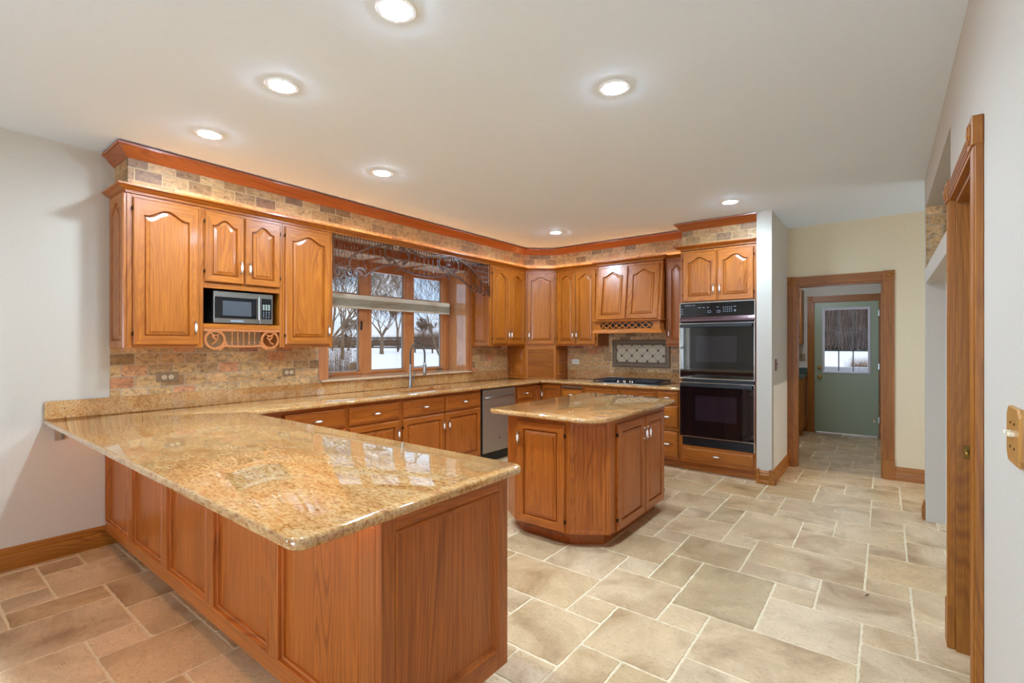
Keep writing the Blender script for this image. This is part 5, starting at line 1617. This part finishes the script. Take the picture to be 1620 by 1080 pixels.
# cellular shade across the middle of the window
sh = empty('window_shade', (-0.262, 3.60, 1.79), 0, 'beige cellular shade drawn up in a band across the middle of the window', 'window shade')
L2 = 0.95
m = MB(); m.box(-0.022, -L2, 0.100, 0.022, L2, 0.150, 0, 0.004); m.build('top_rail', 'shade_rail', sh, smooth=0)
m = MB()
npl = 5
prof = []
for k in range(npl):
    z = 0.018 + k * (0.082 / npl)
    prof += [(0.012, z), (0.022, z + 0.041 / npl)]
prof += [(0.012, 0.100), (-0.012, 0.100)]
for k in reversed(range(npl)):
    z = 0.018 + k * (0.082 / npl)
    prof += [(-0.022, z + 0.041 / npl), (-0.012, z)]
m.loops([[(x, -L2, z) for x, z in prof], [(x, L2, z) for x, z in prof]]); m.build('pleats', 'shade', sh, smooth=0)
m = MB(); m.box(-0.018, -L2, 0.0, 0.018, L2, 0.020, 0, 0.004); m.build('bottom_rail', 'shade_rail', sh, smooth=0)

# ------------------------------------------------------------------ recessed ceiling lights and rope lights
def can_light(x, y, lab, watts):
    e = empty('ceiling_light', (x, y, CEIL), 0, lab, 'ceiling light', 'recessed lights in the kitchen ceiling')
    cached('can_trim', lambda: (lambda q: (q.lathe([(0.060, -0.0005), (0.062, -0.006), (0.078, -0.005), (0.083, -0.001), (0.083, -0.0002)], (0, 0, 0), 32), q)[1])(MB()), 'trim_ring', 'white', e, (0, 0, 0))
    cached('can_lens', lambda: (lambda q: (q.lathe([(0.001, -0.013), (0.030, -0.012), (0.050, -0.008), (0.059, -0.001)], (0, 0, 0), 32), q)[1])(MB()), 'lens', 'lens', e, (0, 0, 0))
    l = lamp('SPOT', 'bulb', (0, 0, -0.030), watts, (0.57, 0.78, 1.0), shadow_soft_size=0.05, spot_size=R(168), spot_blend=0.7)
    l.parent = e
CANS = [(2.771, 1.237, 'recessed ceiling light largest and nearest, at the top edge of the picture'),
        (1.848, 1.243, 'recessed ceiling light second nearest, left of the largest one'),
        (0.915, 1.246, 'recessed ceiling light leftmost, closest to the left wall'),
        (1.212, 2.356, 'recessed ceiling light nearest in front of the window fretwork'),
        (3.199, 2.310, 'recessed ceiling light alone in the middle right of the ceiling, above the aisle'),
        (3.165, 4.829, 'recessed ceiling light in front of the oven cabinet'),
        (1.196, 4.884, 'recessed ceiling light farthest away, near the corner cabinet')]
for c_ in CANS: can_light(*c_, 20 if c_[1] < 1.5 else (66 if c_[1] < 3 else 38))

def rope(name, path, label, mat):
    m = MB(); m.tube(path, 0.0045, 6)
    o = m.build(name, mat); tag(o, label, 'rope light')
    return o
rope('rope_light', [(0.330, 1.00, 2.468), (0.330, 5.452, 2.468), (0.664, 5.722, 2.468), (2.49, 5.722, 2.468)], 'warm glowing rope light lying on top of the wall cabinets behind their crown', 'rope')
rope('rope_light', [(0.05, 0.905, 0.874), (3.04, 0.905, 0.874)], 'warm glowing rope light under the peninsula counter overhang', 'rope_low')

# ------------------------------------------------------------------ mudroom
gd = empty('door_3', (3.432, 9.03, 0.02)); structure(gd); tag(gd, 'sage green back door with nine-light window at the end of the mudroom')
DWd, DHt = 0.812, 2.03
wx0, wx1, wz0, wz1 = 0.112, 0.706, 0.938, 1.935
m = MB()
m.box(0, 0, 0, DWd, 0.044, wz0); m.box(0, 0, wz1, DWd, 0.044, DHt); m.box(0, 0, wz0, wx0, 0.044, wz1); m.box(wx1, 0, wz0, DWd, 0.044, wz1)
m.build('door_slab', 'green', gd, smooth=0)
m = MB()
def fr(i, y): return [(wx0 + i, y, wz0 + i), (wx1 - i, y, wz0 + i), (wx1 - i, y, wz1 - i), (wx0 + i, y, wz1 - i)]
m.loops([fr(-0.010, 0.001), fr(-0.010, -0.012), fr(0.0, -0.016), fr(0.022, -0.006), fr(0.022, 0.020)], cap0=False, cap1=False)
gx0, gx1, gz0, gz1 = wx0 + 0.022, wx1 - 0.022, wz0 + 0.022, wz1 - 0.022
mw_ = plain('mauve_white_window_frame', srgb(206, 200, 206), 0.4)
m.build('window_frame', mw_, gd, smooth=0)
m = MB()
for k in (1, 2):
    x = gx0 + (gx1 - gx0) * k / 3; m.box(x - 0.008, 0.010, gz0, x + 0.008, 0.024, gz1)
    z = gz0 + (gz1 - gz0) * k / 3; m.box(gx0, 0.010, z - 0.008, gx1, 0.024, z + 0.008)
m.build('muntins', plain('grey_muntin', srgb(120, 116, 112), 0.5), gd, smooth=0)
m = MB(); m.box(gx0, 0.014, gz0, gx1, 0.018, gz1); m.build('window_pane', 'door_glass', gd, smooth=0)
for zz, r_ in ((1.012, 0.020), (0.862, 0.026)):
    m = MB(); m.lathe([(0.030, 0.0), (0.030, -0.006), (0.012, -0.010), (0.012, -0.026), (r_, -0.034), (r_, -0.050), (0.010, -0.056), (0.001, -0.056)], (0.068, 0, zz), 16, 0, 'y'); m.build('door_knob', 'brass', gd)
m = MB()
for zz in (0.2, 1.0, 1.8): m.box(DWd - 0.002, -0.004, zz, DWd + 0.008, 0.004, zz + 0.09)
m.build('hinges', 'nickel', gd, smooth=0)
m = MB(); m.tube([(DWd - 0.05, 0.0, 0.235), (DWd - 0.05, -0.05, 0.235)], 0.006, 8); m.lathe([(0.011, -0.05), (0.011, -0.062), (0.001, -0.062)], (DWd - 0.05, 0, 0.235), 10, 0, 'y'); m.build('door_stop', 'brass', gd)
casing('door_4', 0.828, 2.067, 0.092, 0.02, (3.425, YG, 0), 0, 'dark oak casing around the green back door', stop=False)
mu = empty('wall_cabinet', (2.55, 8.72, 0), 0, 'dark oak wall cabinet glimpsed in the mudroom beside the green door', 'cabinet')
carcass(mu, 0.735, 1.412, 2.26, 0.325, 'trim_v', mat_h='trim_x'); add_door(mu, 0.38, 1.44, 0.71, 2.23, ['trim_v', 'trim_x'], handle=('l', 'low'), hinge='r')
mb_ = empty('base_cabinet', (2.55, 8.44, 0), 0, 'dark oak base cabinet glimpsed in the mudroom beside the green door', 'cabinet')
carcass(mb_, 0.775, 0.10, 0.88, 0.605, 'trim_v', toe=0.1, mat_h='trim_x'); add_door(mb_, 0.40, 0.13, 0.75, 0.85, ['trim_v', 'trim_x'], handle=('l', 'high'), hinge='r')
m = MB(); m.box(2.53, 8.41, 0.882, 3.340, YG - 0.002, 0.922, 0, 0.004); m.box(2.53, YG - 0.022, 0.922, 3.330, YG - 0.002, 1.02, 0, 0.002)
tag(m.build('worktop', plain('dark_green_laminate', srgb(72, 84, 76), 0.3, noise=0.15, nscale=60), smooth=0), 'dark green worktop on the mudroom base cabinet', 'worktop')
lamp('POINT', 'mudroom_bulb', (3.4, 7.7, 2.2), 14, (0.72, 0.85, 1.0), shadow_soft_size=0.1)

# patio doors behind the camera and dining window (they let the daylight in)
pd = empty('door_5', (3.10, YS - 0.07, 0)); structure(pd); tag(pd, 'white framed patio doors behind the camera')
m = MB()
for x0, x1 in ((-1.25, -1.18), (-0.05, 0.05), (1.18, 1.25)): m.box(x0, -0.03, 0.0, x1, 0.03, 2.13)
m.box(-1.25, -0.03, 0.0, 1.25, 0.03, 0.10); m.box(-1.25, -0.03, 2.05, 1.25, 0.03, 2.13); m.build('door_frame', 'white', pd, smooth=0)
m = MB(); m.box(-1.18, -0.004, 0.10, 1.18, 0.004, 2.05); m.build('window_pane', 'glass', pd, smooth=0)
w2 = empty('window_2', (-0.18, -2.5, 1.30)); structure(w2); tag(w2, 'white framed window of the dining side')
m = MB()
for y0, y1 in ((-0.44, -0.39), (0.39, 0.44)): m.box(-0.03, y0, -0.64, 0.03, y1, 0.64)
m.box(-0.03, -0.44, -0.64, 0.03, 0.44, -0.58); m.box(-0.03, -0.44, 0.58, 0.03, 0.44, 0.64); m.box(-0.03, -0.44, -0.02, 0.03, 0.44, 0.02); m.build('window_frame', 'white', w2, smooth=0)
m = MB(); m.box(-0.004, -0.39, -0.58, 0.004, 0.39, 0.58); m.build('window_pane', 'glass', w2, smooth=0)

# ------------------------------------------------------------------ winter garden outside
CAMX, CAMZ = 4.31, 1.406
FW = Vector((-sin(0.65783), cos(0.65783))); RT = Vector((cos(0.65783), sin(0.65783)))
def at(u, depth):
    """plan position seen in direction u at a given distance in front of the house"""
    p = FW * depth + RT * ((u - 810) / 762.2 * depth)
    return (p.x + CAMX, p.y)
def gz(x, y):
    d = max(0.0, -x - 1.0)
    t = min(1.0, d / 46.0)
    b_ = max(0.0, min(1.0, (x + 10) / 8)) * max(0.0, min(1.0, (y - 13) / 18)) * 1.35
    return b_ - 0.45 + 1.17 * t + 0.02 * sin(x * 0.7 + y * 0.31) * min(1, d / 4) + 0.004 * max(0, d - 46)
def ground():
    b = bmesh.new()
    xs = [8.0, 7, -0.37, -1.5, -3, -5, -8, -11, -14, -18, -22, -26, -30, -35, -40, -45, -50, -60, -80, -110, -150, -220, -300]
    ys = [-80, -40, -20, -8, -3.5, 0, 4, 8, 9.4, 12, 16, 20, 25, 30, 36, 42, 50, 60, 75, 95, 120, 160, 220]
    V = {}
    for i, x in enumerate(xs):
        for j, y in enumerate(ys): V[i, j] = b.verts.new((x, y, gz(x, y)))
    for i in range(len(xs) - 1):
        for j in range(len(ys) - 1): b.faces.new((V[i, j], V[i + 1, j], V[i + 1, j + 1], V[i, j + 1]))
    me = bpy.data.meshes.new('snow_ground'); bmesh.ops.recalc_face_normals(b, faces=b.faces[:])
    b.to_mesh(me); b.free()
    for p in me.polygons: p.use_smooth = True
    me.materials.append(M['snow'])
    o = bpy.data.objects.new('snow_ground', me); COL.objects.link(o); structure(o)
ground()

def fence(pA, pB, label, n=9):
    A, B = Vector(pA), Vector(pB)
    L_ = (B - A).length; rz = atan2(B.y - A.y, B.x - A.x)
    zb = gz(A.x, A.y)
    e = empty('rail_fence', (A.x, A.y, zb), rz, label, 'fence')
    for k in range(n + 1):
        x = L_ * k / n
        dz = gz(A.x + (B.x - A.x) * k / n, A.y + (B.y - A.y) * k / n) - zb
        m = MB(); m.box(x - 0.07, -0.07, dz - 0.3, x + 0.07, 0.07, dz + 1.42, 0, 0.02); m.build('post', 'fence', e, smooth=0)
    for z in (0.25, 0.60, 0.95, 1.30):
        m = MB(); m.box(0, -0.10, z - 0.075, L_, -0.06, z + 0.075); m.build('rail', 'fence', e, smooth=0)
fence(at(430, 57), at(800, 50), 'dark four-rail board fence crossing the snowy field beyond the garden', 14)

def tree_mesh(rnd, h, r0, depth=5, spread=0.55, forks=(2, 3), up=0.25, trunk=0.27, lean=(0, 0), rmin=0.0):
    m = MB()
    def grow(p, d, L_, r, lev):
        n = 4
        pts, rs = [p.copy()], [r]
        q = p.copy(); dd = d.copy()
        for k in range(n):
            dd = (dd + Vector((rnd.uniform(-1, 1), rnd.uniform(-1, 1), rnd.uniform(-0.5, 0.9))) * 0.13 + Vector((0, 0, up * 0.12))).normalized()
            q = q + dd * (L_ / n); pts.append(q.copy()); rs.append(max(rmin, r * (1 - 0.42 * (k + 1) / n)))
        m.tube(pts, rs, 6 if lev < 2 else (4 if lev < 4 else 3), cap=False)
        if lev >= depth: return
        nf = rnd.choice(forks) + (1 if lev < 2 else 0)
        for f in range(nf):
            ax = Vector((rnd.uniform(-1, 1), rnd.uniform(-1, 1), rnd.uniform(-0.3, 0.6)))
            nd = (dd + ax * spread).normalized()
            i = rnd.choice([2, 3, 4, 4]) if f else 4
            grow(pts[i], nd, L_ * rnd.uniform(0.62, 0.85), rs[i] * rnd.uniform(0.55, 0.75), lev + 1)
    grow(Vector((0, 0, -0.2)), Vector((lean[0], lean[1], 1)).normalized(), h * trunk, r0, 0)
    return m
def tree(u, depth, h, r0, seed, label, d=6, spread=0.6, mat='bark', lean=(0, 0), forks=(2, 3), up=0.25, trunk=0.27, rmin=0.0):
    x, y = at(u, depth)
    o = tree_mesh(random.Random(seed), h, r0, d, spread, forks, up, trunk, lean, rmin).build('bare_tree', mat, None, (x, y, gz(x, y)), None, 60)
    tag(o, label, 'tree', 'bare trees in the snowy garden')
    return o
tree(604, 47, 15, 0.24, 3, 'large bare forked tree seen through the middle pane, rooted at the fence', 6, 0.80, trunk=0.13, forks=(3, 3), rmin=0.014)
tree(541, 36, 12, 0.17, 8, 'slim bare tree seen through the left pane', 6, 0.6, trunk=0.2, forks=(3, 3), rmin=0.010)
tree(630, 58, 12, 0.17, 21, 'thin pale bare tree at the right edge of the middle pane', 5, 0.55, trunk=0.3, forks=(3, 3), rmin=0.016)
tree(724, 13, 8, 0.09, 5, 'near bare tree whose branches cross the upper right pane', 6, 0.85, lean=(-0.35, -0.3), trunk=0.17, forks=(3, 3), rmin=0.0035)
tree(476, 13, 10, 0.10, 14, 'near bare tree with limbs crossing the upper left pane', 6, 0.75, lean=(0.25, 0.30), trunk=0.2, forks=(3, 3), rmin=0.0035)
tree(583, 19, 11, 0.07, 63, 'near slender bare tree whose twigs fill the upper middle pane', 6, 0.8, lean=(0.05, 0.05), trunk=0.22, forks=(3, 3), rmin=0.005)
tree(676, 76, 12, 0.22, 31, 'bare tree far behind the fence seen through the right pane', 6, 0.75, trunk=0.12, forks=(3, 3), rmin=0.02)
tree(556, 74, 12, 0.22, 37, 'bare tree far behind the fence between left and middle panes', 6, 0.75, trunk=0.12, forks=(3, 3), rmin=0.02)

def thicket(name, label, cat, pts, n, hmin, hmax, mat, rnd, w=0.012, spread=0.5, base=0.0):
    m = MB(); b = m.bm
    for k in range(n):
        x, y, r = rnd.choice(pts)
        a = rnd.uniform(0, 2 * pi); rr = r * sqrt(rnd.random())
        px, py = x + rr * cos(a), y + rr * sin(a); z0 = gz(px, py) + base
        h = rnd.uniform(hmin, hmax)
        dx, dy = rnd.uniform(-spread, spread) * h, rnd.uniform(-spread, spread) * h
        c = rnd.uniform(0, 2 * pi); wx, wy = w * cos(c), w * sin(c)
        zs = z0 + rnd.uniform(0, 0.6) * h * (0.3 if base == 0 else 1)
        v = [b.verts.new(q) for q in ((px - wx, py - wy, zs), (px + wx, py + wy, zs), (px + dx, py + dy, z0 + h))]
        b.faces.new(v)
        v = [b.verts.new(q) for q in ((px - wy, py + wx, zs), (px + wy, py - wx, zs), (px + dx, py + dy, z0 + h))]
        b.faces.new(v)
    o = m.build(name, mat, None, smooth=0, recalc=False)
    tag(o, label, cat, kind='stuff')
rnd = random.Random(5)
thicket('treeline', 'brown leafless treeline along the far edge of the snowy field', 'treeline', [(*at(u, 106 + rnd.uniform(-6, 10)), 3.0) for u in range(420, 760, 9)], 7000, 0.9, 2.6, 'twig', rnd, 0.05, 0.4)
thicket('brush', 'grey brown brush behind the fence seen through the right pane', 'brush', [(*at(u, 68 + rnd.uniform(-2, 4)), 1.6) for u in range(648, 740, 6)], 6000, 0.8, 3.0, 'twig', rnd, 0.018, 0.5)
def fir(u, depth, h, r, seed, label):
    x, y = at(u, depth); rn = random.Random(seed)
    m = MB(); m.tube([(0, 0, -0.3), (0, 0, h)], [0.12, 0.02], 6)
    for k in range(16):
        z = h * (0.08 + 0.9 * k / 16); rr = r * (1 - 0.92 * k / 16)
        ring = [(rr * rn.uniform(0.6, 1.1) * cos(2 * pi * q / 18), rr * rn.uniform(0.6, 1.1) * sin(2 * pi * q / 18), z - rn.uniform(0.0, 0.5)) for q in range(18)]
        top = [(0.05 * cos(2 * pi * q / 18), 0.05 * sin(2 * pi * q / 18), z + h * 0.09) for q in range(18)]
        m.loops([ring, top], cap0=False)
    tag(m.build('evergreen_tree', 'fir', None, (x, y, gz(x, y)), None, 0, recalc=False), label, 'tree', 'evergreens at the field edge')
for i, (u, dp, h, r) in enumerate(((515, 84, 3.0, 1.6), (547, 84, 2.6, 1.7), (579, 84, 2.2, 1.5))):
    fir(u, dp, h, r, i, 'low dark evergreen in the row at the field edge behind the left pane')
# dry shrub close to the window and garden post
x, y = at(531, 8.2)
m = MB(); b = m.bm
for k in range(2200):
    cu = rnd.choice([(528, 8.6, 0.42), (516, 8.5, 0.45), (538, 9.0, 0.38)])
    px, py = at(cu[0], cu[1]); a_ = rnd.uniform(0, 2 * pi); rr = cu[2] * sqrt(rnd.random())
    px += rr * cos(a_); py += rr * sin(a_); z0 = gz(px, py); h = rnd.uniform(0.7, 2.25)
    tip = Vector((px + rnd.uniform(-0.3, 0.3), py + rnd.uniform(-0.3, 0.3), z0 + h)); base = Vector((px, py, z0))
    b.faces.new([b.verts.new(base + Vector((0.004, 0, 0))), b.verts.new(base - Vector((0.004, 0, 0))), b.verts.new(tip)])
    for q in range(10):
        c_ = base.lerp(tip, rnd.uniform(0.3, 1.0)); t_ = rnd.uniform(0, 2 * pi); sz = rnd.uniform(0.006, 0.014)
        d1 = Vector((cos(t_), sin(t_), rnd.uniform(-0.6, 0.6))) * sz; d2 = Vector((-sin(t_), cos(t_), rnd.uniform(-0.8, 0.8))) * sz * 0.6
        b.faces.new([b.verts.new(c_ - d1), b.verts.new(c_ - d2), b.verts.new(c_ + d1), b.verts.new(c_ + d2)])
tag(m.build('shrub', 'dry_leaf', None, smooth=0, recalc=False), 'dry brown shrub with clinging leaves close outside the left pane', 'shrub')
x, y = at(559.5, 7.4)
m = MB(); z0 = gz(x, y)
m.lathe([(0.075, -0.05), (0.075, 1.22), (0.095, 1.24), (0.095, 1.30), (0.05, 1.33), (0.042, 1.36), (0.082, 1.42), (0.088, 1.47), (0.06, 1.53), (0.001, 1.555)], (0, 0, 0), 16)
tag(m.build('garden_post', plain('brown_post', srgb(140, 112, 84), 0.8, noise=0.2), None, (x, y, z0)), 'brown ball-topped garden post outside the left pane', 'post')
# brown wooded bank behind the mudroom door
thicket('woodland', 'mauve brown winter woodland behind the green door', 'woodland', [(1.0 + 0.7 * k, 42 + rnd.uniform(-4, 8), 1.5) for k in range(-6, 9)], 16000, 1.5, 9.0, 'mauve_twig', rnd, 0.013, 0.25)
thicket('ornamental_grass', 'tawny clump of ornamental grass in the snow outside the green door', 'grass', [(3.72, 20.0, 0.35)], 700, 0.5, 1.0, 'dry_leaf', rnd, 0.006, 0.4)
m = MB(); m.box(2.2, 10.6, -0.6, 5.4, 10.75, 0.985, 0, 0.01)
tag(m.build('garden_wall', plain('pale_grey_stone', srgb(186, 188, 196), 0.8, noise=0.1), smooth=0), 'low pale grey wall outside the green door', 'wall')

# splinter lying in the aisle
m = MB(); m.tube([(-0.017, 0, 0.003), (0.0, 0.002, 0.004), (0.017, 0.001, 0.003)], [0.0015, 0.0025, 0.0015], 5)
tag(m.build('splinter', plain('dark_splinter', srgb(70, 52, 38), 0.8), None, (4.235, 3.345, 0.0), (0, 0, R(60))), 'tiny dark splinter lying on a floor tile in the aisle', 'splinter')
